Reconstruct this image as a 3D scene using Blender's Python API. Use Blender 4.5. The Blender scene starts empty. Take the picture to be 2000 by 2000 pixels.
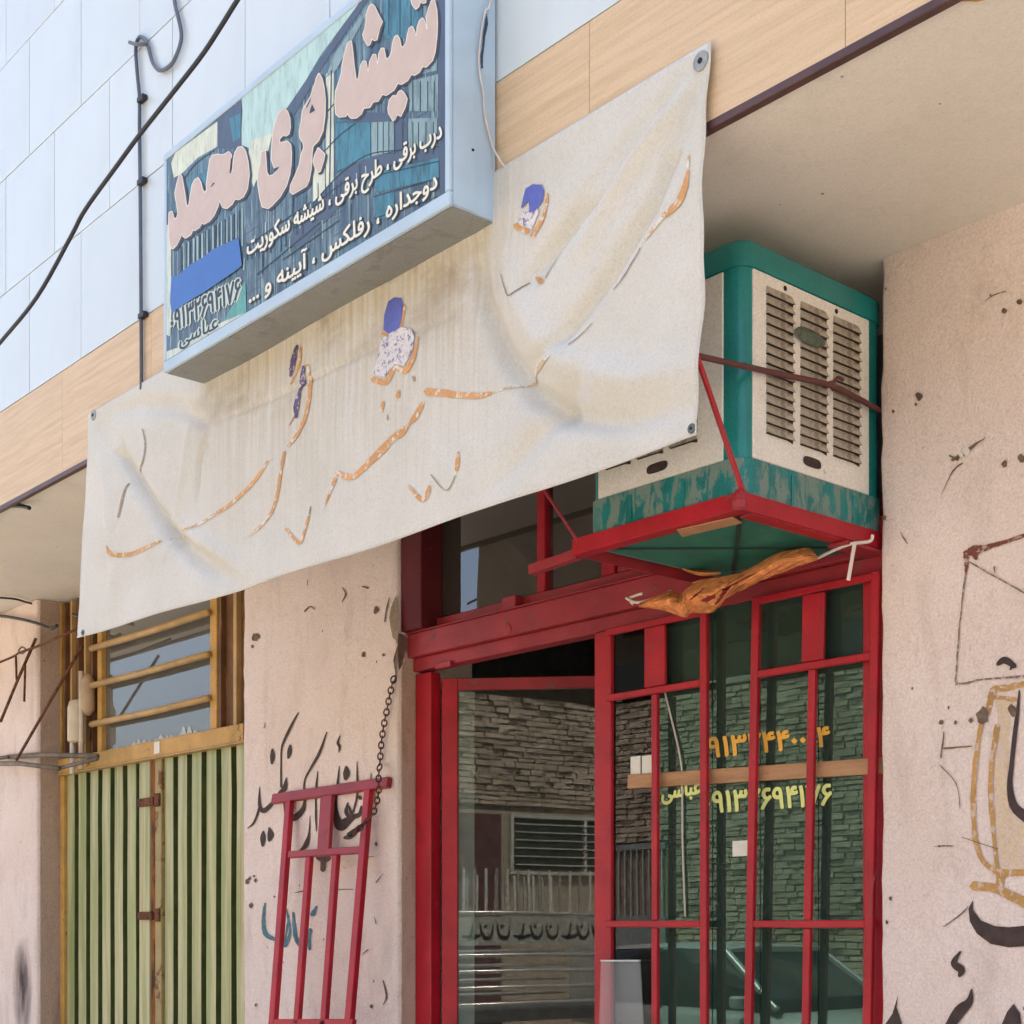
import bpy, bmesh, math, random, unicodedata
from mathutils import Vector, Matrix, noise
from mathutils.geometry import delaunay_2d_cdt
random.seed(7)
R = math.radians
sc = bpy.context.scene
COL = sc.collection

# ------------------------------------------------------------------ camera, sky, sun, exposure
D = 4.1                       # metres from the lens to the wall face (y = 0)
EYE = 1.6
FPX, HOR = 2871.0, 1803.0     # focal length and horizon in pixels of the 2000 px photograph
ANG = R(41.06)                # angle between the view direction and the facade
FW = Vector((-math.cos(ANG), math.sin(ANG), 0)); RT = Vector((math.sin(ANG), math.cos(ANG), 0))
cam = bpy.data.cameras.new('camera'); cam.sensor_width = 36; cam.lens = FPX / 2000 * 36
cam.shift_y = (HOR - 1000) / 2000; cam.clip_start = 0.05; cam.clip_end = 500
co = bpy.data.objects.new('camera', cam); COL.objects.link(co)
co.location = (0, -D, EYE); co.rotation_euler = (R(90), 0, math.atan2(-FW.x, FW.y))
sc.camera = co

SUN_EL, SUN_AZ = 67, -12      # behind the building: the facade is in open shade, the street in sun
w = bpy.data.worlds.new('World'); sc.world = w; w.use_nodes = True
nt = w.node_tree; bg = nt.nodes['Background']
sky = nt.nodes.new('ShaderNodeTexSky'); sky.sky_type = 'NISHITA'; sky.sun_disc = False
sky.sun_elevation = R(SUN_EL); sky.sun_rotation = R(SUN_AZ); sky.dust_density = 6.0; sky.air_density = 1.0; sky.ozone_density = 1.0
nt.links.new(sky.outputs[0], bg.inputs[0]); bg.inputs[1].default_value = 0.15
sl = bpy.data.lights.new('sun', 'SUN'); sl.energy = 4.0; sl.angle = R(0.5); sl.color = (1.0, 0.95, 0.87)
so = bpy.data.objects.new('sun', sl); COL.objects.link(so); so.location = (0, 20, 30)
sd = Vector((math.sin(R(SUN_AZ)) * math.cos(R(SUN_EL)), math.cos(R(SUN_AZ)) * math.cos(R(SUN_EL)), math.sin(R(SUN_EL))))
so.rotation_euler = (-sd).to_track_quat('-Z', 'Y').to_euler()
sc.view_settings.view_transform = 'Standard'; sc.view_settings.look = 'None'
sc.view_settings.gamma = 1; sc.view_settings.use_curve_mapping = False
sc.view_settings.exposure = 1.9
sc.render.engine = 'CYCLES'
sc.cycles.max_bounces = 10; sc.cycles.diffuse_bounces = 4; sc.cycles.glossy_bounces = 4
sc.cycles.transparent_max_bounces = 12; sc.cycles.use_denoising = True
sc.cycles.sample_clamp_indirect = 6

# ------------------------------------------------------------------ measuring: image point -> point on a real plane
def ray(u, v):
    d = FW + RT * ((u - 1000) / FPX); return Vector((d.x, d.y, (HOR - v) / FPX))
CAMP = Vector((0, -D, EYE))
def py(u, v, y=0.0):
    d = ray(u, v); return CAMP + d * ((y + D) / d.y)
def px(u, v, x):
    d = ray(u, v); return CAMP + d * (x / d.x)
def pz(u, v, z):
    d = ray(u, v); return CAMP + d * ((z - EYE) / d.z)
K = 2000 / 1932
def qy(u, v, y=0.0): return py(u * K, v * K, y)
def qx(u, v, x): return px(u * K, v * K, x)
def qz(u, v, z): return pz(u * K, v * K, z)
def zoom(x0, y0, s): return lambda a, b: (x0 + a * s, y0 + b * s)

# ------------------------------------------------------------------ scene helpers
def tag(o, label=None, cat=None, group=None, kind=None):
    if label: o['label'] = label
    if cat: o['category'] = cat
    if group: o['group'] = group
    if kind: o['kind'] = kind
    return o
def thing(name, loc, label, cat, group=None):
    o = bpy.data.objects.new(name, None); o.empty_display_size = 0.1; COL.objects.link(o); o.location = loc
    return tag(o, label, cat, group)
def place(o, parent):
    if parent is not None:
        o.parent = parent
        p = parent; L = Vector((0, 0, 0)); M = Matrix.Identity(4); chain = []
        while p is not None: chain.append(p); p = p.parent
        W = Matrix.Identity(4)
        for p in reversed(chain):
            W = W @ p.matrix_parent_inverse @ Matrix.LocRotScale(p.location, p.rotation_euler, p.scale)
        o.matrix_parent_inverse = W.inverted()
class MB:
    """collects world-space vertices and faces of one mesh"""
    def __init__(s): s.v = []; s.f = []; s.m = []
    def face(s, pts, mi=0):
        n = len(s.v); s.v += [tuple(p) for p in pts]; s.f.append(list(range(n, n + len(pts)))); s.m.append(mi); return s
    def hexa(s, p, mi=0):
        n = len(s.v); s.v += [tuple(q) for q in p]
        for q in ((0, 3, 2, 1), (4, 5, 6, 7), (0, 1, 5, 4), (1, 2, 6, 5), (2, 3, 7, 6), (3, 0, 4, 7)):
            s.f.append([n + i for i in q]); s.m.append(mi)
        return s
    def box(s, a, b, mi=0):
        x0, x1 = sorted((a[0], b[0])); y0, y1 = sorted((a[1], b[1])); z0, z1 = sorted((a[2], b[2]))
        return s.hexa([(x0, y0, z0), (x1, y0, z0), (x1, y1, z0), (x0, y1, z0), (x0, y0, z1), (x1, y0, z1), (x1, y1, z1), (x0, y1, z1)], mi)
    def bar(s, a, b, wd, dp, up=(0, 0, 1), mi=0):
        a = Vector(a); b = Vector(b); t = (b - a).normalized(); up = Vector(up)
        if abs(t.dot(up)) > 0.95: up = Vector((0, 1, 0))
        n = t.cross(up).normalized() * (dp / 2); q = n.cross(t).normalized() * (wd / 2)
        return s.hexa([a - n - q, a + n - q, a + n + q, a - n + q, b - n - q, b + n - q, b + n + q, b - n + q], mi)
    def tube(s, pts, r, seg=8, mi=0, caps=True):
        pts = [Vector(p) for p in pts]; rs = r if isinstance(r, (list, tuple)) else [r] * len(pts)
        n0 = len(s.v); ref = Vector((0.12, 0.31, 0.94)); 
        for i, p in enumerate(pts):
            t = (pts[min(i + 1, len(pts) - 1)] - pts[max(i - 1, 0)])
            if t.length < 1e-9: t = Vector((0, 0, 1))
            t.normalize()
            if i == 0:
                nn = t.cross(ref)
                if nn.length < 0.1: nn = t.cross(Vector((1, 0, 0)))
            else: nn = nn - t * nn.dot(t)
            nn.normalize(); bb = t.cross(nn)
            for k in range(seg):
                a = 2 * math.pi * k / seg; s.v.append(tuple(p + (nn * math.cos(a) + bb * math.sin(a)) * rs[i]))
        for i in range(len(pts) - 1):
            for k in range(seg):
                a = n0 + i * seg + k; b = n0 + i * seg + (k + 1) % seg
                s.f.append([a, b, b + seg, a + seg]); s.m.append(mi)
        if caps:
            s.f.append([n0 + k for k in reversed(range(seg))]); s.m.append(mi)
            e = n0 + (len(pts) - 1) * seg; s.f.append([e + k for k in range(seg)]); s.m.append(mi)
        return s
    def lathe(s, c, ax, prof, seg=20, mi=0):
        """profile of (distance along axis, radius)"""
        ax = Vector(ax).normalized(); return s.tube([Vector(c) + ax * d for d, _ in prof], [max(r, 1e-4) for _, r in prof], seg, mi)
    def grid(s, fn, nu, nv, mi=0):
        n = len(s.v)
        for j in range(nv + 1):
            for i in range(nu + 1): s.v.append(tuple(fn(i / nu, j / nv)))
        for j in range(nv):
            for i in range(nu):
                a = n + j * (nu + 1) + i; s.f.append([a, a + 1, a + nu + 2, a + nu + 1]); s.m.append(mi)
        return s
    def build(s, name, mat, parent=None, bevel=0, smooth=False, kind=None):
        me = bpy.data.meshes.new(name); me.from_pydata(s.v, [], s.f)
        mats = mat if isinstance(mat, (list, tuple)) else [mat]
        for m in mats: me.materials.append(m)
        if len(mats) > 1: me.polygons.foreach_set('material_index', s.m)
        if bevel:
            bm = bmesh.new(); bm.from_mesh(me); bmesh.ops.remove_doubles(bm, verts=bm.verts, dist=1e-6)
            ed = [e for e in bm.edges if len(e.link_faces) == 2 and e.calc_face_angle(0) > 0.6]
            bmesh.ops.bevel(bm, geom=ed, offset=bevel, segments=1, profile=0.6, affect='EDGES', clamp_overlap=True); bm.to_mesh(me); bm.free()
        if smooth: me.polygons.foreach_set('use_smooth', [True] * len(me.polygons))
        me.update()
        o = bpy.data.objects.new(name, me); COL.objects.link(o); place(o, parent)
        if kind: o['kind'] = kind
        return o
def curve(pts, n=6):
    """Catmull-Rom through tuples of any size"""
    P = [Vector(p) for p in pts]
    if len(P) < 3: return [P[0].lerp(P[-1], i / n) for i in range(n + 1)]
    out = []
    for i in range(len(P) - 1):
        a = P[max(i - 1, 0)]; b = P[i]; c = P[i + 1]; d = P[min(i + 2, len(P) - 1)]
        for k in range(n):
            t = k / n
            out.append(0.5 * ((2 * b) + (c - a) * t + (2 * a - 5 * b + 4 * c - d) * t * t + (3 * b - a - 3 * c + d) * t ** 3))
    out.append(P[-1]); return out

# flat print and paint: fill any outlines with the non-zero rule
def clusters(contours):
    """groups of outlines whose boxes touch"""
    bx = [(min(p[0] for p in c), max(p[0] for p in c), min(p[1] for p in c), max(p[1] for p in c)) for c in contours]
    par = list(range(len(bx)))
    def find(i):
        while par[i] != i: par[i] = par[par[i]]; i = par[i]
        return i
    for i in range(len(bx)):
        for j in range(i):
            a, b_ = bx[i], bx[j]
            if a[0] <= b_[1] and b_[0] <= a[1] and a[2] <= b_[3] and b_[2] <= a[3]: par[find(i)] = find(j)
    g = {}
    for i, c in enumerate(contours): g.setdefault(find(i), []).append(c)
    return list(g.values())
def fill(contours):
    import numpy as np
    V = []; T = []
    for cl in clusters(contours):
        vs = []; es = []
        for c in cl:
            n = len(vs); vs += [Vector((p[0], p[1])) for p in c]; k = len(c); es += [(n + i, n + (i + 1) % k) for i in range(k)]
        ov, oe, of, _, _, _ = delaunay_2d_cdt(vs, es, [], 0, 1e-5)
        segs = np.array([[c[i][0], c[i][1], c[(i + 1) % len(c)][0], c[(i + 1) % len(c)][1]] for c in cl for i in range(len(c))], float)
        y0 = segs[:, 1]; y1 = segs[:, 3]; x0 = segs[:, 0]; ddx = segs[:, 2] - x0; ddy = y1 - y0; base = len(V); V += list(ov)
        for f in of:
            cx = sum(ov[i].x for i in f) / len(f); cy = sum(ov[i].y for i in f) / len(f)
            up_ = (y0 <= cy) & (y1 > cy); dn = (y0 > cy) & (y1 <= cy); cr = ddx * (cy - y0) - (cx - x0) * ddy
            if np.count_nonzero(up_ & (cr > 0)) != np.count_nonzero(dn & (cr < 0)): T.append([base + i for i in f])
    return V, T
def orient(c):
    a = sum(c[i][0] * c[(i + 1) % len(c)][1] - c[(i + 1) % len(c)][0] * c[i][1] for i in range(len(c)))
    return list(c) if a > 0 else list(reversed(c))
def grow(contours, r, k=8, sh=(0, 0)):
    out = []
    for i in range(k):
        a = 2 * math.pi * i / k
        for c in contours: out.append([(p[0] + sh[0] + r * math.cos(a), p[1] + sh[1] + r * math.sin(a)) for p in c])
    return out
def stroke(pts, n=6, jit=0.0):
    """ribbon outline of a brush stroke: points (x, y, width)"""
    c = curve(pts, n); L = []; Rr = []
    for i, p in enumerate(c):
        t = Vector((c[min(i + 1, len(c) - 1)][0] - c[max(i - 1, 0)][0], c[min(i + 1, len(c) - 1)][1] - c[max(i - 1, 0)][1]))
        if t.length < 1e-9: t = Vector((1, 0))
        t.normalize(); nn = Vector((-t.y, t.x)); hw = max(p[2], 0.6) / 2
        L.append((p[0] + nn.x * (hw + random.uniform(-jit, jit)), p[1] + nn.y * (hw + random.uniform(-jit, jit))))
        Rr.append((p[0] - nn.x * (hw + random.uniform(-jit, jit)), p[1] - nn.y * (hw + random.uniform(-jit, jit))))
    e = c[-1]; t = Vector((c[-1][0] - c[-2][0], c[-1][1] - c[-2][1])); t = t.normalized() if t.length else Vector((1, 0))
    s0 = c[0]; t0 = Vector((c[0][0] - c[1][0], c[0][1] - c[1][1])); t0 = t0.normalized() if t0.length else Vector((-1, 0))
    return orient(L + [(e[0] + t.x * e[2] * .4, e[1] + t.y * e[2] * .4)] + Rr[::-1] + [(s0[0] + t0.x * s0[2] * .4, s0[1] + t0.y * s0[2] * .4)])
def sheet1(name, contours, fn, mat, parent, kind=None):
    ov, tris = fill(contours); b = MB(); b.v = [tuple(fn(p.x, p.y)) for p in ov]
    for f in tris: b.f.append(list(f)); b.m.append(0)
    used = sorted({i for f in b.f for i in f}); mp = {i: k for k, i in enumerate(used)}
    b.v = [b.v[i] for i in used]; b.f = [[mp[i] for i in f] for f in b.f]
    return b.build(name, mat, parent, kind=kind)
def sheet(name, contours, fn, mat, parent, kind=None):
    """one object for each separate piece of paint or print"""
    if kind == 'stuff': return sheet1(name, contours, fn, mat, parent, kind)
    for cl in clusters(contours): sheet1(name, cl, fn, mat, parent)
FORMS = {}
for cp in list(range(0xFE70, 0xFEFD)) + list(range(0xFB50, 0xFC00)):
    dd = unicodedata.decomposition(chr(cp)).split()
    if len(dd) == 2 and dd[0] in ('<isolated>', '<final>', '<initial>', '<medial>'):
        FORMS.setdefault(chr(int(dd[1], 16)), {})[dd[0][1:-1]] = chr(cp)
def shape_text(t):
    out = []; dual = lambda ch: ch in FORMS and 'initial' in FORMS[ch]
    for i, ch in enumerate(t):
        if ch not in FORMS: out.append(ch); continue
        pj = i > 0 and dual(t[i - 1]); nj = i < len(t) - 1 and dual(ch) and t[i + 1] in FORMS and 'final' in FORMS[t[i + 1]]
        out.append(FORMS[ch].get('medial' if pj and nj else 'final' if pj else 'initial' if nj else 'isolated', ch))
    return ''.join(reversed(out))
def text_outline(t):
    """outlines of a line of text, x scaled to 0..1, y in units of the letter height"""
    cu = bpy.data.curves.new('text', 'FONT'); cu.body = t; cu.size = 1; cu.fill_mode = 'NONE'; cu.resolution_u = 3
    ob = bpy.data.objects.new('text', cu); COL.objects.link(ob); dg = bpy.context.evaluated_depsgraph_get()
    me = bpy.data.meshes.new_from_object(ob.evaluated_get(dg)); nb = {}
    for e in me.edges:
        a, b = e.vertices; nb.setdefault(a, []).append(b); nb.setdefault(b, []).append(a)
    seen = set(); cs = []
    for i in range(len(me.vertices)):
        if i in seen or i not in nb: continue
        c = [i]; seen.add(i); cur = i
        while True:
            nx = [j for j in nb[cur] if j not in seen]
            if len(c) == 1: nx = [j for j in nx if j == cur + 1] or nx
            if not nx: break
            cur = nx[0]; seen.add(cur); c.append(cur)
        if len(c) > 2: cs.append([(me.vertices[j].co.x, me.vertices[j].co.y) for j in c])
    bpy.data.objects.remove(ob); bpy.data.meshes.remove(me); bpy.data.curves.remove(cu)
    x0 = min(p[0] for c in cs for p in c); x1 = max(p[0] for c in cs for p in c)
    return [[((p[0] - x0) / (x1 - x0), p[1]) for p in c] for c in cs]
def text_on(t, p0, p1, h):
    """text outlines in image pixels along a baseline p0 -> p1 with letter size h"""
    return [[(p0[0] + (p1[0] - p0[0]) * a, p0[1] + (p1[1] - p0[1]) * a - b * h) for a, b in c][::-1] for c in text_outline(t)]

# ------------------------------------------------------------------ materials
def S(r, g, b):   # colour picked as 0..255 display value -> linear
    f = lambda c: (c / 255) / 12.92 if c / 255 <= 0.04045 else ((c / 255 + 0.055) / 1.055) ** 2.4
    return (f(r), f(g), f(b), 1)
def L(r, g, b): return (r, g, b, 1)
class NT:
    def __init__(s, name):
        s.mat = bpy.data.materials.new(name); s.mat.use_nodes = True; s.t = s.mat.node_tree; s.b = s.t.nodes['Principled BSDF']
        s.tc = s.t.nodes.new('ShaderNodeTexCoord')
    def n(s, typ, **kw):
        nd = s.t.nodes.new(typ)
        for k, v in kw.items(): setattr(nd, k, v)
        return nd
    def lk(s, a, b): s.t.links.new(a, b)
    def coord(s, scale=(1, 1, 1), loc=(0, 0, 0), rot=(0, 0, 0), src='Object'):
        m = s.n('ShaderNodeMapping'); m.inputs['Scale'].default_value = scale; m.inputs['Location'].default_value = loc; m.inputs['Rotation'].default_value = rot
        s.lk(s.tc.outputs[src], m.inputs[0]); return m.outputs[0]
    def noise(s, vec, scale=5, detail=4, rough=0.55, dist=0.0):
        nd = s.n('ShaderNodeTexNoise'); nd.inputs['Scale'].default_value = scale; nd.inputs['Detail'].default_value = detail
        nd.inputs['Roughness'].default_value = rough; nd.inputs['Distortion'].default_value = dist; s.lk(vec, nd.inputs['Vector']); return nd.outputs['Fac']
    def ramp(s, fac, stops):
        r = s.n('ShaderNodeValToRGB'); el = r.color_ramp.elements
        while len(el) < len(stops): el.new(0.5)
        for e, (p, c) in zip(el, stops): e.position = p; e.color = c if len(c) == 4 else (*c, 1)
        s.lk(fac, r.inputs[0]); return r.outputs[0]
    def mask(s, fac, lo, hi):
        m = s.n('ShaderNodeMapRange'); m.inputs['From Min'].default_value = lo; m.inputs['From Max'].default_value = hi; m.clamp = True
        s.lk(fac, m.inputs['Value']); return m.outputs[0]
    def math(s, op, a, b):
        m = s.n('ShaderNodeMath', operation=op)
        for i, q in enumerate((a, b)):
            if isinstance(q, (int, float)): m.inputs[i].default_value = q
            else: s.lk(q, m.inputs[i])
        return m.outputs[0]
    def mix(s, fac, a, b, blend='MIX'):
        m = s.n('ShaderNodeMix', data_type='RGBA', blend_type=blend)
        for idx, q in ((0, fac), (6, a), (7, b)):
            if isinstance(q, (int, float)): m.inputs[idx].default_value = q
            elif isinstance(q, tuple): m.inputs[idx].default_value = q
            else: s.lk(q, m.inputs[idx])
        return m.outputs[2]
    def bump(s, h, strength=0.3, dist=0.01):
        bp = s.n('ShaderNodeBump'); bp.inputs['Strength'].default_value = strength; bp.inputs['Distance'].default_value = dist
        s.lk(h, bp.inputs['Height'])
        if s.b.inputs['Normal'].is_linked: s.lk(s.b.inputs['Normal'].links[0].from_socket, bp.inputs['Normal'])
        s.lk(bp.outputs[0], s.b.inputs['Normal'])
    def done(s, col=None, rough=0.6, metal=0.0, spec=0.5, grain=.0, gs=150):
        if grain and col is not None:
            g = s.mask(s.noise(s.coord(loc=(1.7, 2.3, .9)), gs, 3, .7), .28, .72); lo = (1 - grain,) * 3 + (1,); hi = (1 + grain,) * 3 + (1,)
            col = s.mix(1.0, col, s.mix(g, lo, hi), 'MULTIPLY')
        if col is not None:
            if isinstance(col, tuple): s.b.inputs['Base Color'].default_value = col
            else: s.lk(col, s.b.inputs['Base Color'])
        if isinstance(rough, (int, float)): s.b.inputs['Roughness'].default_value = rough
        else: s.lk(rough, s.b.inputs['Roughness'])
        s.b.inputs['Metallic'].default_value = metal; s.b.inputs['Specular IOR Level'].default_value = spec
        return s.mat
def simple(name, col, rough=0.6, var=0.18, scale=9, metal=0.0, bump=0.15, spec=0.5, bs=60):
    t = NT(name); v = t.coord(); f = t.noise(v, scale, 5, 0.6)
    dk = tuple(c * (1 - var * 1.6) for c in col[:3]) + (1,); lt = tuple(min(1, c * (1 + var)) for c in col[:3]) + (1,)
    c = t.ramp(f, [(0.3, dk), (0.7, lt)])
    if bump: t.bump(t.noise(v, bs, 3), bump, 0.002)
    rr = t.mask(t.noise(v, scale * 2.3, 3), -0.6 + rough, 1.4 + rough) if False else rough
    return t.done(c, rr, metal, spec)
def worn(name, col, under, amt=0.5, rough=0.45, scale=14, var=0.15, spec=0.5, stretch=(1, 1, 1)):
    """paint worn or stained to another colour in irregular patches"""
    t = NT(name); v = t.coord(stretch); f = t.noise(v, scale, 8, 0.68, 0.3); g = t.noise(t.coord(loc=(3, 7, 1)), 6, 4)
    base = t.mix(t.mask(g, 0.3, 0.7), tuple(c * (1 - var) for c in col[:3]) + (1,), tuple(min(1, c * (1 + var)) for c in col[:3]) + (1,))
    m = t.mask(f, 1 - amt, 1 - amt + 0.07); c = t.mix(m, base, under)
    t.bump(m, 0.25, 0.001); t.bump(t.noise(t.coord(), 90, 3), 0.12, 0.001)
    rr = t.mix(m, (rough,) * 3 + (1,), (0.8, 0.8, 0.8, 1)); return t.done(c, rr, 0, spec, .16)

def plaster(name, c1, c2, dirt, bs=1.0, gr=.15):
    t = NT(name); v = t.coord()
    a = t.noise(v, 1.6, 6, 0.62); b = t.noise(v, 34, 6, 0.7); c = t.noise(t.coord((1, 1, 0.35)), 7, 6, 0.65, 0.4)
    col = t.mix(t.mask(a, 0.35, 0.66), c1, c2)
    col = t.mix(t.math('MULTIPLY', t.mask(c, 0.52, 0.78), 0.55), col, dirt)
    col = t.mix(t.math('MULTIPLY', t.mask(b, 0.56, 0.70), 0.42), col, dirt)
    # scratches and little pits
    s1 = t.noise(t.coord((22, 22, 3.2), rot=(0, R(9), 0)), 2.2, 6, 0.75, 0.6)
    col = t.mix(t.math('MULTIPLY', t.mask(s1, 0.66, 0.72), 0.55), col, (0.16, 0.12, 0.10, 1))
    vo = t.n('ShaderNodeTexVoronoi'); vo.inputs['Scale'].default_value = 10; t.lk(t.coord((1, 1, 0.7)), vo.inputs['Vector'])
    pit = t.math('MULTIPLY', t.mask(vo.outputs['Distance'], 0.055, 0.03), t.mask(t.noise(v, 3.1, 2), 0.47, 0.52))
    col = t.mix(pit, col, (0.10, 0.075, 0.06, 1))
    t.bump(t.noise(v, 4, 6, 0.6), 0.45 * bs, 0.02); t.bump(t.noise(t.coord((1, 1, .6)), 75, 5, 0.75, 0.4), 0.85 * bs, 0.006); t.bump(t.noise(v, 17, 4, .6), .35 * bs, .01); t.bump(t.math('SUBTRACT', 1.0, pit), 0.5, 0.006)
    return t.done(col, 0.9, 0, 0.2, gr, 120)
def soft_stain(name, col):
    t = NT(name); t.done(col, .95, 0, .1); g = t.n('ShaderNodeTexGradient', gradient_type='SPHERICAL'); t.lk(t.coord((2, 2, 2), (-1, -1, -1), src='Generated'), g.inputs[0])
    f = t.noise(t.coord((8, 8, 1.5)), 2, 5); a = t.math('MULTIPLY', t.mask(g.outputs['Fac'], .05, .75), t.mask(f, .2, .6)); a = t.math('MULTIPLY', a, .9)
    tr = t.n('ShaderNodeBsdfTransparent'); mx = t.n('ShaderNodeMixShader'); t.lk(a, mx.inputs[0]); t.lk(tr.outputs[0], mx.inputs[1]); t.lk(t.b.outputs[0], mx.inputs[2])
    t.lk(mx.outputs[0], t.t.nodes['Material Output'].inputs['Surface']); return t.mat
PINK = plaster('pink_plaster', L(.76, .635, .565), L(.82, .715, .66), L(.50, .41, .35))
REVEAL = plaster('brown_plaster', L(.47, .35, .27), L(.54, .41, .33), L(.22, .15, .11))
SOFFIT = plaster('soffit_plaster', L(.74, .695, .615), L(.79, .745, .665), L(.66, .61, .53), 0.4, .07)
RUBBLE = plaster('broken_plaster', L(.40, .31, .23), L(.30, .22, .16), L(.10, .07, .05), 2.0)

def tile_mat():
    t = NT('white_glazed_tile'); oi = t.n('ShaderNodeObjectInfo')
    r = t.ramp(oi.outputs['Random'], [(0, L(.55, .615, .625)), (1, L(.60, .665, .67))])
    f = t.noise(t.coord((1, 1, .4), src='Object'), 3, 5); c = t.mix(t.math('MULTIPLY', t.mask(f, .48, .75), .30), r, L(.48, .51, .50))
    t.bump(t.noise(t.coord(), 5, 2), 0.05, 0.01); return t.done(c, 0.22, 0, 0.5)
TILE = tile_mat()
GROUT = simple('grey_grout', L(.22, .22, .23), 0.9, .1)
def wood_mat(name, c1, c2, ax=(1.2, 9, 22), rough=.5, rnd=True):
    t = NT(name); v = t.coord(ax); oi = t.n('ShaderNodeObjectInfo')
    off = t.n('ShaderNodeVectorMath', operation='ADD'); t.lk(v, off.inputs[0])
    if rnd:
        sx = t.n('ShaderNodeCombineXYZ'); t.lk(t.math('MULTIPLY', oi.outputs['Random'], 37.0), sx.inputs[0]); t.lk(sx.outputs[0], off.inputs[1])
    f = t.noise(off.outputs[0], 2.2, 9, 0.72, 0.25); g = t.noise(off.outputs[0], 0.5, 3)
    col = t.mix(t.mask(f, .42, .62), c1, c2); col = t.mix(t.math('MULTIPLY', t.mask(g, .4, .7), .4), col, tuple(x * .88 for x in c1[:3]) + (1,))
    t.bump(f, .12, .002); return t.done(col, rough, 0, .35, .08)
FASCIA = wood_mat('pale_wood_cladding', L(.66, .49, .31), L(.55, .39, .225), (.9, 9, 17))
BATTEN = wood_mat('brown_board', L(.46, .26, .13), L(.34, .18, .085), (2, 9, 20), .6)
RED = worn('red_gloss_paint', L(.38, .012, .024), L(.26, .055, .055), 0.38, .40, 16, .2, .35)
REDD = worn('dull_red_paint', L(.31, .026, .036), L(.22, .07, .07), 0.42, .45, 14, .2, .4)
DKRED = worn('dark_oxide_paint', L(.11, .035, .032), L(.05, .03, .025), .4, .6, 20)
TRIM = simple('brown_metal_trim', L(.085, .038, .034), .45, .2)
TEAL = worn('teal_enamel', L(.014, .22, .215), L(.04, .15, .145), 0.30, .22, 9, .15, .5)
TEALW = worn('teal_enamel_flaked', L(.014, .19, .19), L(.17, .25, .22), 0.53, .4, 26, .25, .4, (1, 1, .35))
TEALB = simple('green_cooler_base', L(.014, .165, .115), .6, .2)
CREAM = worn('cream_enamel', L(.77, .75, .69), L(.52, .48, .40), 0.36, .5, 16, .06, .35)
LOUV = worn('shaded_cream_louver', L(.46, .41, .33), L(.30, .25, .19), 0.48, .55, 20, .1, .3)  # cream darkened in colour to shade the hoods, plus worn patches
BLACK = simple('dark_gap', L(.012, .011, .010), .8, .1)
DARK = simple('dark_interior', L(.035, .032, .03), .9, .2)
SIGNM = simple('pale_blue_sign_metal', L(.42, .545, .64), .42, .06, 5, 0, .05)
STEEL = simple('galvanised_steel', L(.33, .345, .33), .55, .2, 40, .3)
CABLE = simple('black_cable', L(.016, .017, .022), .5, .2)
CABLEG = simple('grey_cable', L(.10, .11, .14), .5, .2)
WIREP = simple('pale_wire', L(.62, .55, .50), .6, .1)
STRING = simple('white_string', L(.72, .66, .60), .8, .15)
RUST = worn('rusty_steel', L(.15, .06, .03), L(.06, .03, .018), .5, .8, 22, .25, .2)
OCHRE = worn('ochre_paint_rusting', L(.52, .30, .075), L(.19, .075, .025), .40, .5, 13, .2, .4)
OCHREB = worn('ochre_bar_paint', L(.47, .31, .13), L(.22, .11, .05), .34, .5, 15, .18, .4)
def gate_mat():
    t = NT('green_gate_sheet'); v = t.coord((6, 6, .35)); f = t.noise(v, 2.5, 6, .6); g = t.noise(t.coord((30, 30, .5)), 1.5, 5, .7)
    col = t.mix(t.mask(f, .40, .60), L(.25, .31, .11), L(.46, .45, .25)); col = t.mix(t.math('MULTIPLY', t.mask(g, .54, .66), .7), col, L(.27, .17, .06))
    t.bump(t.noise(t.coord(), 30, 3), .1, .002); return t.done(col, .33, 0, .5)
GATE = gate_mat(); GROOVE = worn('dark_green_groove', L(.075, .10, .03), L(.14, .12, .05), .40, .5, 9, .3, .3, (3, 3, .3))  # groove faces get a darker green than the ribs
BROWNS = worn('brown_rusted_sheet', L(.155, .075, .033), L(.33, .20, .09), .40, .6, 8, .3, .3, (3, 3, .4))
ORANGE = simple('orange_cloth', L(.74, .29, .11), .95, .3, 22, 0, .6, .05, 90)
PAPER = simple('white_paper', L(.75, .74, .66), .8, .05)
LETTER = simple('dark_brown_wall_paint', L(.060, .038, .034), .8, .25, 30)
GRAFB = simple('blue_wall_paint', L(.075, .19, .25), .8, .3, 40)
GRAFO = worn('ochre_wall_paint', L(.50, .29, .105), L(.62, .49, .40), .47, .85, 40, .2, .2)
GRAFR = worn('red_brown_wall_paint', L(.19, .07, .05), L(.5, .38, .32), .45, .85, 60, .2, .2)
GRAFL = worn('pencil_line', L(.20, .155, .13), L(.58, .46, .40), .5, .9, 90, .2, .1)
CHIP = simple('chipped_plaster', L(.17, .12, .085), .95, .35, 40, 0, .8)
CHIPW = simple('bare_white_plaster', L(.75, .70, .64), .9, .1)
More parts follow.
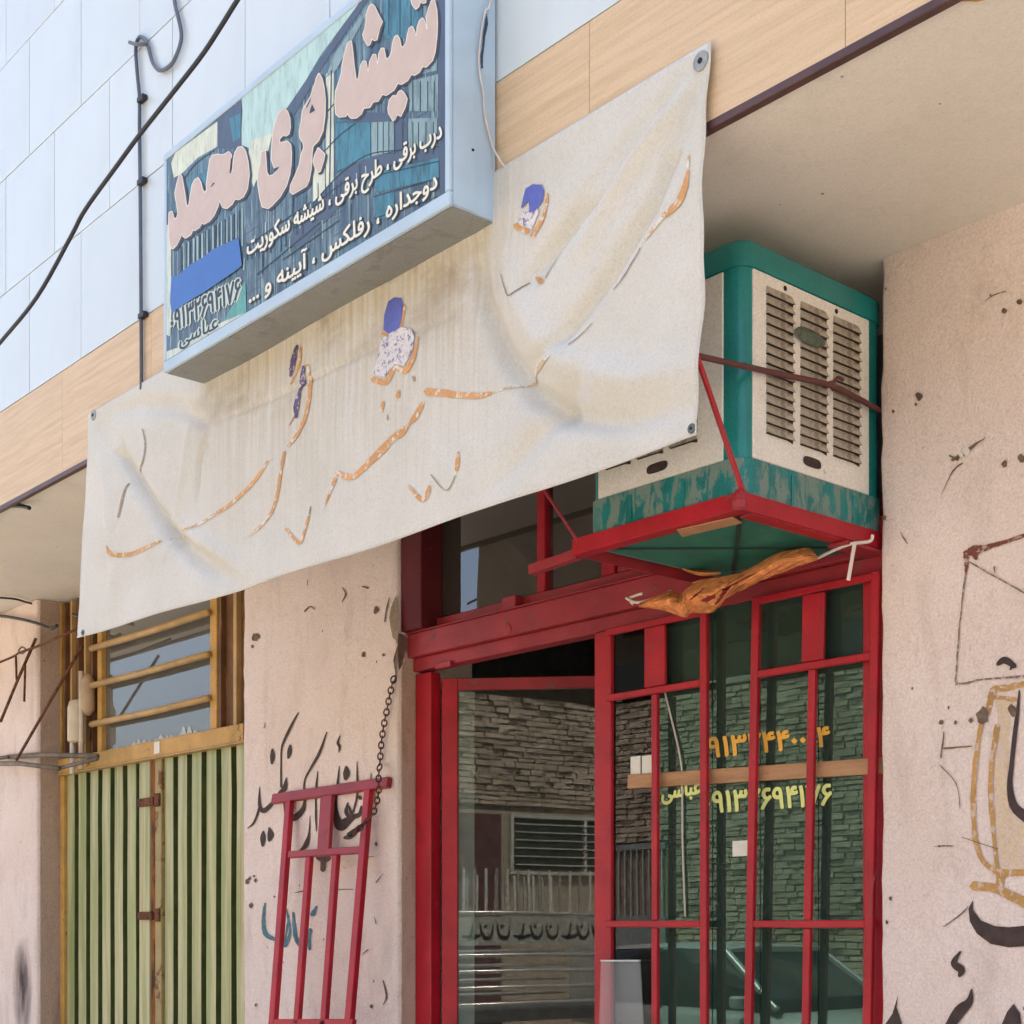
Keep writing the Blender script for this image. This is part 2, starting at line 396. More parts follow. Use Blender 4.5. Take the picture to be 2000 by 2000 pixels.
def glass_mat(name, tint, gloss, ior=1.6, rough=.0, dirt=0.0, film=(.5, .5, .5, 1)):
    m = bpy.data.materials.new(name); m.use_nodes = True; t = m.node_tree; t.nodes.remove(t.nodes['Principled BSDF']); out = t.nodes['Material Output']
    tr = t.nodes.new('ShaderNodeBsdfTransparent'); tr.inputs[0].default_value = tint
    gl = t.nodes.new('ShaderNodeBsdfGlossy'); gl.inputs['Color'].default_value = gloss; gl.inputs['Roughness'].default_value = rough
    fr = t.nodes.new('ShaderNodeFresnel'); fr.inputs[0].default_value = ior
    tc = t.nodes.new('ShaderNodeTexCoord'); nz = t.nodes.new('ShaderNodeTexNoise'); nz.inputs['Scale'].default_value = 2.2; nz.inputs['Detail'].default_value = 1
    bp = t.nodes.new('ShaderNodeBump'); bp.inputs['Strength'].default_value = .05; bp.inputs['Distance'].default_value = .004
    t.links.new(tc.outputs['Object'], nz.inputs['Vector']); t.links.new(nz.outputs['Fac'], bp.inputs['Height']); t.links.new(bp.outputs[0], gl.inputs['Normal'])
    mx = t.nodes.new('ShaderNodeMixShader'); t.links.new(fr.outputs[0], mx.inputs[0]); t.links.new(tr.outputs[0], mx.inputs[1]); t.links.new(gl.outputs[0], mx.inputs[2])
    if dirt:
        df = t.nodes.new('ShaderNodeBsdfDiffuse'); df.inputs[0].default_value = film; m2 = t.nodes.new('ShaderNodeMixShader'); m2.inputs[0].default_value = dirt
        t.links.new(tr.outputs[0], m2.inputs[1]); t.links.new(df.outputs[0], m2.inputs[2]); t.links.new(m2.outputs[0], mx.inputs[1])
    t.links.new(mx.outputs[0], out.inputs['Surface']); return m
def dusty_glass(name):
    t = NT(name); f = t.noise(t.coord((6, 6, .8)), 2, 5); t.done(L(.62, .68, .68), .5)
    tr = t.n('ShaderNodeBsdfTransparent'); mx = t.n('ShaderNodeMixShader'); t.lk(t.math('MULTIPLY', f, .28), mx.inputs[0]); t.lk(tr.outputs[0], mx.inputs[1]); t.lk(t.b.outputs[0], mx.inputs[2])
    t.lk(mx.outputs[0], t.t.nodes['Material Output'].inputs['Surface']); return t.mat
GLASSC = glass_mat('clear_glass', L(.75, .80, .78), L(.95, .92, .88), 1.52, 0, .02, L(.4, .42, .38))
GLASSG = glass_mat('green_reflective_glass', L(.30, .46, .38), L(.46, .72, .60), 1.80, 0, .15, L(.20, .34, .26))
GLASST = glass_mat('greyed_transom_glass', L(.45, .47, .45), L(.95, .97, 1), 2.1, 0, .10, L(.40, .38, .32))  # grey diffuse share paints in the soffit's reflection

# ================================================================== THE SETTING
XL, XR = -9.59, -2.86         # left pier corner, right pier corner (metres along the facade)
XM0, XM1 = -6.91, -5.52       # the middle pier
SOF = 3.79                    # soffit height
YF = -1.054                   # face of the canopy
def ground_mat(name, c1, c2, s):
    t = NT(name); v = t.coord(); f = t.noise(v, s, 8, .65); g = t.noise(v, .35, 4)
    c = t.mix(t.mask(f, .3, .7), c1, c2); c = t.mix(t.math('MULTIPLY', t.mask(g, .45, .7), .3), c, tuple(x * .7 for x in c1[:3]) + (1,))
    t.bump(t.noise(v, 60, 5, .7), .4, .01); return t.done(c, .92, 0, .3)
ASPH = ground_mat('dusty_asphalt', L(.27, .235, .185), L(.33, .29, .235), 20)
PAVE = ground_mat('pale_concrete', L(.46, .395, .32), L(.54, .47, .39), 8)
def flat(name, x0, y0, x1, y1, z, mat, parent=None):
    b = MB(); b.face([(x0, y0, z), (x1, y0, z), (x1, y1, z), (x0, y1, z)]); o = b.build(name, mat, parent)
    return tag(o, kind='structure')
flat('ground', -250, -250, 250, 250, -0.02, ground_mat('bare_earth', L(.33, .27, .20), L(.40, .33, .25), 3))
flat('street', -60, -8.3, 60, -2.3, 0.0, ASPH)
b = MB(); b.box((-60, -2.3, -0.015), (60, 0.05, 0.13)); tag(b.build('pavement', PAVE, None, bevel=.015), kind='structure')
b = MB(); b.box((-60, -10.2, -0.015), (60, -8.3, 0.13)); tag(b.build('far_pavement', PAVE, None, bevel=.015), kind='structure')

bld = thing('shop_building', (-5, 0.2, 0), 'pink plastered shop building with projecting canopy and white tiled upper storey', 'building')
def pier(name, x0, x1, mat, rough_edges=(True, True), parent=bld, seed=0, z1=SOF - .002):
    """plastered pier: uneven face and softly broken corners"""
    b = MB(); dep = .45; rr = .02
    nx = max(8, int((x1 - x0) / .06)); nz = int(z1 / .06)
    prof = [(x0, dep)] + [(x0, .22), (x0, .1), (x0 + .002, rr), (x0 + .007, .006), (x0 + rr, 0)]
    prof += [(x0 + rr + (x1 - x0 - 2 * rr) * i / nx, 0) for i in range(1, nx)] + [(x1 - rr, 0), (x1 - .007, .006), (x1 - .002, rr), (x1, .1), (x1, .22), (x1, dep)]
    def fn(a, c):
        i = min(int(round(a * (len(prof) - 1))), len(prof) - 1); x, y = prof[i]; z = z1 * c
        n1 = noise.noise((x * 2.2 + seed, y * 2, z * 2.2)); n2 = noise.noise((x * 9 + seed, y * 9 + 4, z * 9)); n3 = noise.noise((seed + 5, i > len(prof) / 2, z * 13))
        ex = 0; k = len(prof)
        if 2 < i < 7: ex = .010 * n3 + .006 * noise.noise((seed, 2, z * 31))
        if k - 8 < i < k - 3: ex = .010 * n3 + .006 * noise.noise((seed, 7, z * 31))
        return (x + ex, y + .007 * n1 + .003 * n2 if y < .05 else y, z)
    b.grid(fn, len(prof) - 1, nz, 0); b.face([(x0 + .03, dep - .01, z1 - .001), (x1 - .03, dep - .01, z1 - .001), (x1 - .03, .03, z1 - .001), (x0 + .03, .03, z1 - .001)])
    return b.build(name, mat, parent, smooth=True)
pier('right_pier', XR, 4.0, PINK, seed=1)
pier('middle_pier', XM0, XM1, PINK, seed=12)
pier('left_pier', -16.0, XL, PINK, seed=23)
# darker reveals of the openings, in brown tones
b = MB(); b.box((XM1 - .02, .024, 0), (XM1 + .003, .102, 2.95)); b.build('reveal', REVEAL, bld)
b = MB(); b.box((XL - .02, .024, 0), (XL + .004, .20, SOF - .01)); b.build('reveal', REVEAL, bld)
# canopy slab with its plastered soffit
b = MB()
b.grid(lambda a, c: (-17 + 22 * a, YF + .03 + (.5 - YF) * c, SOF + .006 * noise.noise((a * 14, c * 2, 1)) * (0 if c < .03 else 1)), 90, 10)
b.build('soffit', SOFFIT, bld, smooth=True)
b = MB(); b.box((-17, YF + .022, SOF + .02), (5, 9, SOF + .22)); b.build('floor_slab', GROUT, bld)
FT = SOF + .495              # top of the wood cladding
fas = MB().box((-17, YF + .008, SOF + .001), (5, YF + .021, FT)).build('fascia', GROUT, bld)
j0 = py(1151, 150, YF).x; PW = .92
for k in range(-11, 4):
    x0 = j0 + k * PW
    MB().box((x0 + .0008, YF, SOF + .002), (x0 + PW - .0008, YF + .0075, FT - .003)).build('cladding_board', FASCIA, fas, bevel=.001)
MB().box((-17, YF - .004, SOF - .022), (5, YF + .024, SOF + .0015)).build('edge_trim', TRIM, bld, bevel=.002)
up = MB().box((-17, YF + .008, FT + .001), (5, YF + .25, 6.68)).build('upper_wall', GROUT, bld)
TP = .6; zr = [FT + .002, 4.891, 5.49, 6.083, 6.677]; jx = -1.687 * D
for r in range(4):
    off = 0 if r % 2 else TP / 2
    me = None
    for k in range(-8, 16):
        x0 = jx + off + k * TP
        if x0 < -11.5 or x0 > 2: continue
        h = zr[r + 1] - zr[r] - .0055
        if me is None:
            t = MB().box((.0025, 0, 0), (TP - .0025, .0078, h)).build('wall_tile', TILE, None, bevel=.0012); me = t.data
        else: t = bpy.data.objects.new('wall_tile', me); COL.objects.link(t)
        t.parent = up; t.location = (x0, YF + random.uniform(-.0006, .0006), zr[r])
MB().box((-17, YF + .02, 6.682), (5, YF + .3, 6.8)).build('parapet', GROUT, bld, bevel=.01)
MB().box((-17, 5.0, 0), (5, 5.2, SOF)).build('rear_wall', DARK, bld)
for xx in (-16.9, -7.1, -2.3, 4.8): MB().box((xx, .46, 0), (xx + .1, 5.0, SOF - .003)).build('inner_wall', simple('grey_inner_wall', L(.24, .23, .20), .9), bld)
MB().box((-17, .12, -.01), (5, 5.0, .14)).build('shop_floor', simple('grey_shop_floor', L(.10, .095, .09), .7), bld)

# ------------------------------------------------------------------ paint, chips and pits on the plaster
def wall_fn(seed, off=.004):
    def fn(u, v):
        p = py(u, v, 0.0); y = .007 * noise.noise((p.x * 2.2 + seed, 0, p.z * 2.2)) + .003 * noise.noise((p.x * 9 + seed, 4, p.z * 9))
        return (p.x, y - off, p.z)
    return fn
PR = bpy.data.objects['right_pier']; PM = bpy.data.objects['middle_pier']; PLf = bpy.data.objects['left_pier']
def strokes(z, lst, jit=0.0):
    sc_ = (z(1, 0)[0] - z(0, 0)[0]) * (.9 if jit in (1.5, 2) else 1)
    return [stroke([(*z(p[0], p[1]), p[2] * sc_) for p in l], 6, jit * sc_) for l in lst]
def polys(z, lst): return [orient([z(*p) for p in l]) for l in lst]
G = zoom(480, 1370, .17084)
g1 = strokes(G, [
    [(610, 130, 12), (520, 300, 32), (440, 460, 26), (410, 560, 18), (405, 700, 18), (405, 850, 20), (405, 980, 24)],
    [(468, 870, 10), (445, 990, 60), (385, 1040, 26), (335, 1110, 24), (290, 1180, 44), (210, 1250, 56), (168, 1200, 40), (160, 1100, 26), (160, 980, 6)],
    [(165, 1210, 30), (130, 1320, 26), (90, 1400, 24), (30, 1450, 8)],
    [(305, 545, 22), (308, 630, 56), (298, 710, 26)], [(512, 500, 22), (505, 570, 56), (490, 650, 26)],
    [(205, 1480, 12), (200, 1560, 60), (195, 1655, 26)], [(268, 1440, 12), (285, 1520, 74), (270, 1590, 40)],
    [(932, 350, 10), (850, 590, 34), (770, 740, 26), (690, 880, 20), (678, 1000, 22), (685, 1120, 26), (655, 1240, 60), (560, 1330, 74), (470, 1310, 34), (442, 1150, 10)],
    [(836, 800, 10), (818, 950, 22), (812, 1100, 18), (812, 1300, 24), (822, 1485, 8)],
    [(1082, 390, 8), (1055, 470, 26), (1078, 520, 28), (1070, 585, 8)],
    [(1076, 740, 10), (1062, 960, 28), (1045, 1130, 26), (1048, 1290, 60), (1090, 1420, 120), (1170, 1370, 90), (1240, 1320, 60), (1310, 1290, 50), (1330, 1200, 26)],
    [(1178, 1160, 16), (1160, 1260, 44), (1190, 1320, 40)], [(1190, 1200, 20), (1225, 1300, 40)],
    [(1152, 745, 24), (1160, 820, 76), (1150, 890, 40)], [(1276, 690, 8), (1278, 900, 22), (1274, 1100, 20), (1235, 1270, 22)],
    [(1436, 820, 6), (1430, 920, 16)], [(742, 1310, 6), (738, 1500, 22), (705, 1620, 56), (660, 1680, 40), (600, 1720, 8)],
    [(1300, 1090, 40), (1320, 1110, 40)]])
sheet('painted_lettering', g1, wall_fn(12), LETTER, PM)
g2 = strokes(G, [[(820, 1770, 60), (900, 1800, 90), (965, 1790, 60)], [(900, 1790, 70), (890, 1930, 60)], [(1135, 1560, 30), (1200, 1545, 66), (1270, 1510, 30)]])
sheet('painted_dots', g2, wall_fn(12), simple('faded_brown_paint', L(.13, .085, .075), .85, .25, 30), PM)
G2 = zoom(450, 1350, .33642)
sheet('blue_scribble', strokes(G2, [[(205, 1230, 10), (195, 1330, 24), (212, 1412, 30), (265, 1440, 26)], [(330, 1265, 8), (352, 1400, 18), (322, 1480, 24)], [(345, 1300, 8), (318, 1475, 14)],
    [(370, 1285, 12), (382, 1420, 26), (408, 1478, 18)], [(505, 1250, 14), (482, 1298, 34)], [(470, 1385, 30), (462, 1430, 26), (466, 1500, 14)]], 2), wall_fn(12), GRAFB, PM)
W1 = zoom(1850, 1020, .24834); W2 = zoom(1650, 1250, .38803); W0 = zoom(1650, 500, .38803)
sheet('painted_lettering', strokes(W2, [[(880, 255, 8), (866, 420, 22), (845, 620, 24), (836, 740, 30), (858, 840, 44), (930, 900, 60)],
    [(588, 1568, 10), (555, 1625, 34), (590, 1660, 40), (580, 1692, 16)], [(640, 1758, 8), (628, 1820, 38), (580, 1870, 60), (520, 1960, 44)]])
    + polys(W2, [[(650, 1310), (652, 1360), (690, 1412), (760, 1440), (830, 1446), (930, 1436), (930, 1540), (830, 1547), (740, 1530), (670, 1478), (634, 1415), (628, 1350)],
                 [(271, 1788), (262, 1850), (275, 1890), (300, 1960), (185, 1960), (240, 1880)], [(852, 1830), (885, 1880), (895, 1960), (780, 1960), (820, 1870)]])
    + strokes(W1, [[(398, 1118, 30), (455, 1085, 56), (535, 1135, 40)], [(520, 1120, 30), (500, 1160, 14)]]), wall_fn(1), LETTER, PR)
sheet('ochre_lantern_drawing', strokes(W2, [[(930, 215, 26), (820, 240, 30), (748, 258, 34), (722, 360, 24), (690, 440, 20), (664, 620, 26), (650, 800, 24), (662, 1000, 24), (700, 1110, 24), (772, 1170, 26)],
    [(772, 430, 26), (738, 680, 26), (746, 900, 22), (776, 1190, 22)], [(780, 1170, 34), (930, 1172, 34)], [(650, 1240, 46), (760, 1250, 42), (930, 1330, 56)], [(790, 1180, 40), (782, 1250, 40)], [(760, 285, 20), (860, 300, 16)]], 3), wall_fn(1), GRAFO, PR)
sheet('yellow_wash', polys(W2, [[(760, 300), (840, 310), (820, 700), (830, 860), (930, 920), (930, 1155), (790, 1155), (765, 900), (758, 700), (785, 450)]]), wall_fn(1, .0025), worn('thin_yellow_wash', L(.66, .53, .36), L(.66, .52, .45), .5, .9, 40, .1, .1), PR)
sheet('red_brown_line', strokes(W1, [[(640, 95, 30), (430, 165, 30), (300, 205, 46), (215, 225, 80), (160, 245, 40)], [(150, 235, 40), (155, 330, 34), (150, 400, 14)], [(215, 250, 40), (235, 290, 30)]], 4), wall_fn(1), GRAFR, PR)
sheet('pencil_lines', strokes(W1, [[(150, 400, 14), (112, 700, 12), (84, 1000, 12), (70, 1260, 14)], [(70, 1275, 16), (160, 1265, 16), (300, 1235, 16), (640, 1212, 18)], [(180, 315, 12), (350, 410, 14), (640, 575, 14)], [(378, 350, 8), (380, 400, 12)]], 3), wall_fn(1), GRAFL, PR)
def blob(u, v, r, sq=1.3, n=11, spike=.35):
    ph = random.random() * 6; return orient([(u + r * math.cos(a) * (1 + random.uniform(-spike, spike)), v + sq * r * math.sin(a) * (1 + random.uniform(-spike, spike))) for a in [ph + 2 * math.pi * i / n for i in range(n)]])
ch = [blob(1650 + a * .38803, 500 + b * .38803, r) for a, b, r in ((377, 708, 6.5), (360, 748, 3), (807, 280, 5), (885, 235, 5), (804, 1048, 5.5), (892, 1018, 6), (250, 785, 2.5), (205, 1320, 4), (740, 200, 2))]
ch += [blob(1650 + a * .38803, 1250 + b * .38803, r) for a, b, r in ((700, 385, 12), (638, 405, 4), (488, 415, 4), (846, 355, 9), (560, 415, 3), (480, 1038, 2), (215, 1420, 3), (235, 1300, 3))]
for c in ch: sheet('plaster_chip', [c], wall_fn(1, .0045), CHIP, PR)
for c in (blob(1650 + 612 * .38803, 500 + 985 * .38803, 7), blob(1878, 889, 4)): sheet('plaster_chip', [c], wall_fn(1, .006), CHIPW, PR)
cr = [[(1860, 899, 5), (1880, 888, 9), (1900, 872, 6), (1925, 855, 1)], [(1855, 890, 3), (1872, 898, 5)], [(1840, 965, 1), (1862, 920, 2.5), (1880, 905, 3)], [(1926, 590, 1), (1945, 577, 2), (1968, 570, 1)], [(1825, 1653, 1), (1850, 1652, 2.5), (1865, 1653, 1)], [(1880, 1635, 1), (1950, 1658, 1.6)], [(1838, 1495, 1), (1870, 1530, 1.5), (1877, 1580, 1)],
      [(1845, 1810, 1), (1880, 1785, 3), (1893, 1770, 1)], [(1700, 1790, 1.5), (1704, 1740, 2), (1712, 1700, 1)], [(1845, 1462, 3), (1900, 1458, 2)], [(1840, 1480, 3), (1845, 1430, 2)], [(1760, 1040, 1), (1768, 1054, 3), (1774, 1062, 1)]]
sheet('plaster_cracks', [stroke(c, 4, .5) for c in cr], wall_fn(1, .0045), CHIP, PR)
B1 = zoom(100, 600, .3623)
for a, b, r in ((1105, 1780, 7), (1690, 1875, 4), (1755, 1635, 5), (1795, 1875, 3), (1090, 1830, 3)): sheet('plaster_chip', [blob(*B1(a, b), r)], wall_fn(12, .0045), CHIP, PM)
sheet('plaster_cracks', strokes(B1, [[(1570, 1510, 3), (1590, 1545, 9), (1570, 1590, 3)], [(1370, 1640, 10), (1400, 1615, 7), (1425, 1630, 5)], [(1680, 1505, 6), (1712, 1515, 12)], [(1385, 1470, 4), (1385, 1500, 4)]])
      + strokes(G2, [[(380, 1170, 4), (430, 1160, 8)], [(630, 1150, 5), (715, 1150, 4)], [(770, 1525, 4), (805, 1500, 8)], [(850, 1110, 8), (890, 1060, 3)], [(205, 180, 3), (198, 215, 5)], [(890, 1680, 8), (910, 1770, 12), (890, 1820, 4)], [(255, 1190, 8), (262, 1196, 8)], [(800, 960, 4), (840, 962, 3)], [(840, 1310, 3), (850, 1350, 5)]]), wall_fn(12, .0045), CHIP, PM)
for a, b, r in ((125, 1245, 4), (150, 1820, 2.5), (100, 1105, 4), (148, 1100, 3), (820, 1830, 3), (850, 885, 3), (115, 1090, 3), (140, 1075, 2)): sheet('plaster_chip', [blob(*G2(a, b), r)], wall_fn(12, .0045), CHIP, PM)
# the broken corner beside the shopfront
sheet('broken_corner', [orient([(775, 1164), (777, 1180), (778, 1200), (780, 1235), (778, 1262), (774, 1250), (769, 1246), (765, 1226), (762, 1207), (765, 1188), (770, 1174)])], wall_fn(12, .006), RUBBLE, PM)
def rfn(u, v): p = px(u, v, XM1 + .006); return (XM1 + .0065, p.y, p.z)
sheet('broken_reveal', [orient([(777, 1236), (788, 1240), (800, 1250), (806, 1266), (800, 1286), (792, 1270), (786, 1296), (780, 1310), (777, 1290)])], rfn, plaster('broken_plaster_shadow', L(.26, .17, .13), L(.17, .10, .08), L(.06, .04, .03), 2.5), bld)  # darker broken-plaster tones on the reveal side
sheet('plaster_cracks', [stroke([(778, 1262, 3), (773, 1290, 5), (775, 1315, 3), (770, 1335, 2)], 4, .6), stroke([(762, 1168, 1.5), (756, 1190, 2.5), (753, 1215, 2)], 4, .4)], wall_fn(12, .005), CHIP, PM)
# left pier: a long dark stain
sheet('dark_stain', [orient([(30, 1800), (58, 1800), (66, 1900), (66, 2090), (22, 2090), (22, 1900)])], wall_fn(23), soft_stain('sooty_stain', L(.10, .075, .075)), PLf)

# ================================================================== THE SIGN
XS0, XS1 = -1.321 * D, -.870 * D; YS = -.3046 * D; ZS0, ZS1 = 3.832, 4.712
sign = thing('shop_sign', ((XS0 + XS1) / 2, YF, ZS0), 'pale blue box sign with photo print and large beige Persian lettering, mounted over the banner', 'sign')
b = MB(); b.box((XS0, YS + .012, ZS0), (XS1, YF - .006, ZS1)); b.build('sign_box', SIGNM, sign, bevel=.004)
MB().box((XS0 + .002, YS + .0125, ZS0 - .0035), (XS1 - .002, YF - .008, ZS0 - .0005)).build('bottom_plate', worn('dull_grey_sheet', L(.245, .25, .235), L(.22, .22, .20), .45, .55, 7, .06, .3), sign)
fw = .042
b = MB(); b.box((XS0 - .003, YS - .004, ZS0 - .003), (XS1 + .003, YS + .0115, ZS0 + fw)); b.build('frame_rail', SIGNM, sign, bevel=.003)
b = MB(); b.box((XS0 - .003, YS - .004, ZS1 - fw * .6), (XS1 + .003, YS + .0115, ZS1 + .003)); b.build('frame_rail', SIGNM, sign, bevel=.003)
b = MB(); b.box((XS0 - .003, YS - .004, ZS0 + fw + .001), (XS0 + fw * .45, YS + .0115, ZS1 - fw * .6 - .001)); b.build('frame_stile', SIGNM, sign, bevel=.003)
b = MB(); b.box((XS1 - fw * .5, YS - .004, ZS0 + fw + .001), (XS1 + .003, YS + .0115, ZS1 - fw * .6 - .001)); b.build('frame_stile', SIGNM, sign, bevel=.003)
b = MB(); b.box((XS1 + .0005, YS + .012, ZS0 + .004), (XS1 + .003, YS + .10, ZS1)); b.build('side_sheet', SIGNM, sign, bevel=.001)
def print_mat():
    t = NT('faded_print'); v = t.coord((7, 7, 1.4)); f = t.noise(v, 2.4, 7, .7, .6); g = t.noise(t.coord((1.5, 1, 1.2)), 1.6, 3)
    c = t.ramp(f, [(.28, S(44, 58, 74)), (.45, S(66, 86, 100)), (.58, S(88, 114, 122)), (.7, S(150, 170, 166))])
    c = t.mix(t.math('MULTIPLY', t.mask(g, .5, .65), .45), c, S(66, 122, 138))
    m1 = t.noise(t.coord((60, 1, 2.2)), 2.0, 3, .6); c = t.mix(t.math('MULTIPLY', t.mask(m1, .54, .60), .75), c, S(36, 52, 66)); c = t.mix(t.math('MULTIPLY', t.mask(m1, .40, .35), .6), c, S(170, 190, 184))
    m2 = t.noise(t.coord((3, 1, 42), rot=(0, R(-8), 0)), 1.6, 3, .6); c = t.mix(t.math('MULTIPLY', t.mask(m2, .58, .63), .6), c, S(42, 58, 72)); return t.done(c, .35, 0, .5)
panel = MB().box((XS0 + .01, YS, ZS0 + .02), (XS1 - .01, YS + .011, ZS1 - .02)).build('printed_panel', print_mat(), sign)
XI0, XI1, ZI0, ZI1 = XS0 + fw * .45 + .001, XS1 - fw * .5 - .001, ZS0 + fw + .001, ZS1 - fw * .6 - .001
def sfn(off):
    def fn(u, v):
        p = py(u, v, YS); return (min(max(p.x, XI0), XI1), YS - off, min(max(p.z, ZI0), ZI1))
    return fn
Z0 = zoom(300, 0, .3623)
def pm(n, c, v=.08):
    t = NT(n); f = t.noise(t.coord((9, 1, 2.4)), 3, 6, .7, .4); g = t.noise(t.coord((46, 1, 6)), 2, 3); dk = tuple(x * (1 - 2.6 * v) for x in c[:3]) + (1,); lt = tuple(min(1, x * (1 + 1.6 * v)) for x in c[:3]) + (1,)
    k = t.ramp(f, [(.3, dk), (.5, c), (.72, lt)]); k = t.mix(t.math('MULTIPLY', t.mask(g, .55, .62), min(.5, 2.5 * v)), k, S(52, 70, 84)); return t.done(k, .4, 0, .4)
sheet('printed_sky', polys(Z0, [[(475, 520), (700, 340), (1110, 10), (900, 300), (740, 570), (650, 700), (590, 880), (540, 1010), (500, 900), (520, 800), (470, 780), (480, 600)]]), sfn(.0004), pm('print_mint', S(176, 206, 198)), sign)
sheet('printed_facade', polys(Z0, [[(120, 775), (345, 655), (345, 790), (240, 850), (160, 930), (110, 960), (95, 880)], [(520, 760), (640, 720), (600, 900), (540, 1000), (500, 930)], [(930, 400), (972, 370), (972, 1010), (930, 1030)], [(860, 900), (925, 830), (925, 1040), (860, 1090)]]), sfn(.0008), pm('print_cream', S(206, 212, 190)), sign)
sheet('printed_beam', polys(Z0, [[(715, 590), (760, 620), (930, 330), (1200, -60), (1110, -60)], [(345, 620), (475, 540), (475, 800), (345, 800)], [(985, 600), (1280, 610), (1280, 660), (985, 660)], [(1300, 600), (1370, 600), (1370, 800), (1300, 820)], [(860, 1100), (1000, 940), (1150, 845), (1290, 825), (1550, 800), (1550, 860), (1300, 880), (1150, 960), (1000, 1120), (800, 1330), (700, 1330)], [(1530, 0), (1580, 0), (1580, 1080), (1545, 1080)]]), sfn(.0010), pm('print_slate', S(72, 86, 106)), sign)
sheet('printed_glass', polys(Z0, [[(1240, -60), (1450, -60), (1450, 200), (1250, 210)], [(985, 665), (1170, 660), (1170, 850), (1080, 880), (985, 930)], [(1190, 930), (1540, 850), (1540, 960), (1200, 1040)], [(1190, 1050), (1300, 1030), (1300, 1180), (1200, 1180)], [(410, 640), (470, 610), (470, 740), (430, 770)], [(180, 990), (330, 880), (330, 960), (200, 1060)], [(990, 400), (1060, 260), (1060, 640), (990, 660)]]), sfn(.0012), pm('print_teal', S(64, 122, 140), .2), sign)
sheet('printed_pale_glass', polys(Z0, [[(1175, 660), (1300, 655), (1300, 815), (1175, 845)], [(1375, 640), (1530, 635), (1530, 790), (1375, 795)], [(1380, 440), (1535, 400), (1535, 600), (1380, 600)], [(1430, 350), (1530, 250), (1530, 380), (1450, 400)], [(970, 300), (1060, 170), (1150, 40), (1190, -20), (1170, 40), (1060, 240), (985, 380), (930, 420)]]), sfn(.0012), pm('print_grey_glass', S(128, 154, 156), .16), sign)
lines = []
for x in (1210, 1240, 1270, 1300, 1345, 1400, 1430, 1470, 1510): lines.append(stroke([(*Z0(x, 660), 1.6), (*Z0(x, 830), 1.6)], 1))
for x in (1400, 1440, 1480, 1515): lines.append(stroke([(*Z0(x, 440), 2), (*Z0(x, 600), 2)], 1))
for x in (1270, 1330, 1390): lines.append(stroke([(*Z0(x, -20), 1.6), (*Z0(x, 190), 1.6)], 1))
for a in ([(860, 1100), (1000, 945), (1150, 838), (1300, 812), (1540, 790)], [(760, 1230), (900, 1080), (1060, 960)], [(930, 810), (1000, 735), (1090, 665)], [(170, 960), (230, 880), (330, 810)], [(960, 380), (950, 1060)], [(925, 620), (975, 560)], [(1190, 1060), (1540, 960)], [(1190, 950), (1540, 870)], [(1190, 1180), (1540, 1060)], [(760, 900), (750, 1150)], [(800, 760), (800, 1040)], [(500, 1330), (850, 1090)], [(560, 1480), (900, 1200)], [(620, 1290), (880, 1110)], [(700, 1400), (1000, 1190)]):
    lines.append(stroke([(*Z0(*p), 2.2) for p in a], 4))
rng = random.Random(5)
pal = []
for i in range(26):
    x = 150 + i * 13 + rng.uniform(-5, 5); y = 1360 - (x - 150) * .62; h = rng.uniform(90, 240)
    (pal if i % 2 else lines).append(stroke([(*Z0(x, y - 30), rng.uniform(1.5, 4)), (*Z0(x, y + h), rng.uniform(1.5, 4))], 1))
for i in range(34):
    x = 490 + i * 20 + rng.uniform(-6, 6); y = 1230 - (x - 490) * .55 + rng.uniform(-30, 200); h = rng.uniform(30, 110)
    (pal if i % 3 == 0 else lines).append(stroke([(*Z0(x, y), rng.uniform(1, 2.4)), (*Z0(x + rng.uniform(-4, 4), y + h), rng.uniform(1, 2.4))], 1))
sheet('printed_pale_mullions', pal, sfn(.0015), pm('print_pale_line', S(158, 184, 180)), sign, 'stuff')
sheet('printed_mullions', lines, sfn(.0018), pm('print_dark_line', S(34, 52, 66)), sign, 'stuff')
sheet('printed_corner', polys(zoom(310, 440, .15528), [[(1095, 700), (1110, 1140), (830, 1230), (880, 1100), (960, 960), (1020, 820)]]), sfn(.0018), pm('print_green', S(92, 160, 152)), sign)
sheet('printed_margin', polys(zoom(310, 440, .15528), [[(100, 0), (160, 0), (165, 1110), (150, 1400), (100, 1380)], [(105, 1590), (400, 1480), (820, 1210), (1100, 1150), (1110, 1180), (105, 1780)]]), sfn(.0020), pm('print_margin', S(198, 208, 194)), sign)
Z1 = zoom(640, 0, .13458); Z2 = zoom(480, 120, .15532); Z3 = zoom(310, 260, .12422)
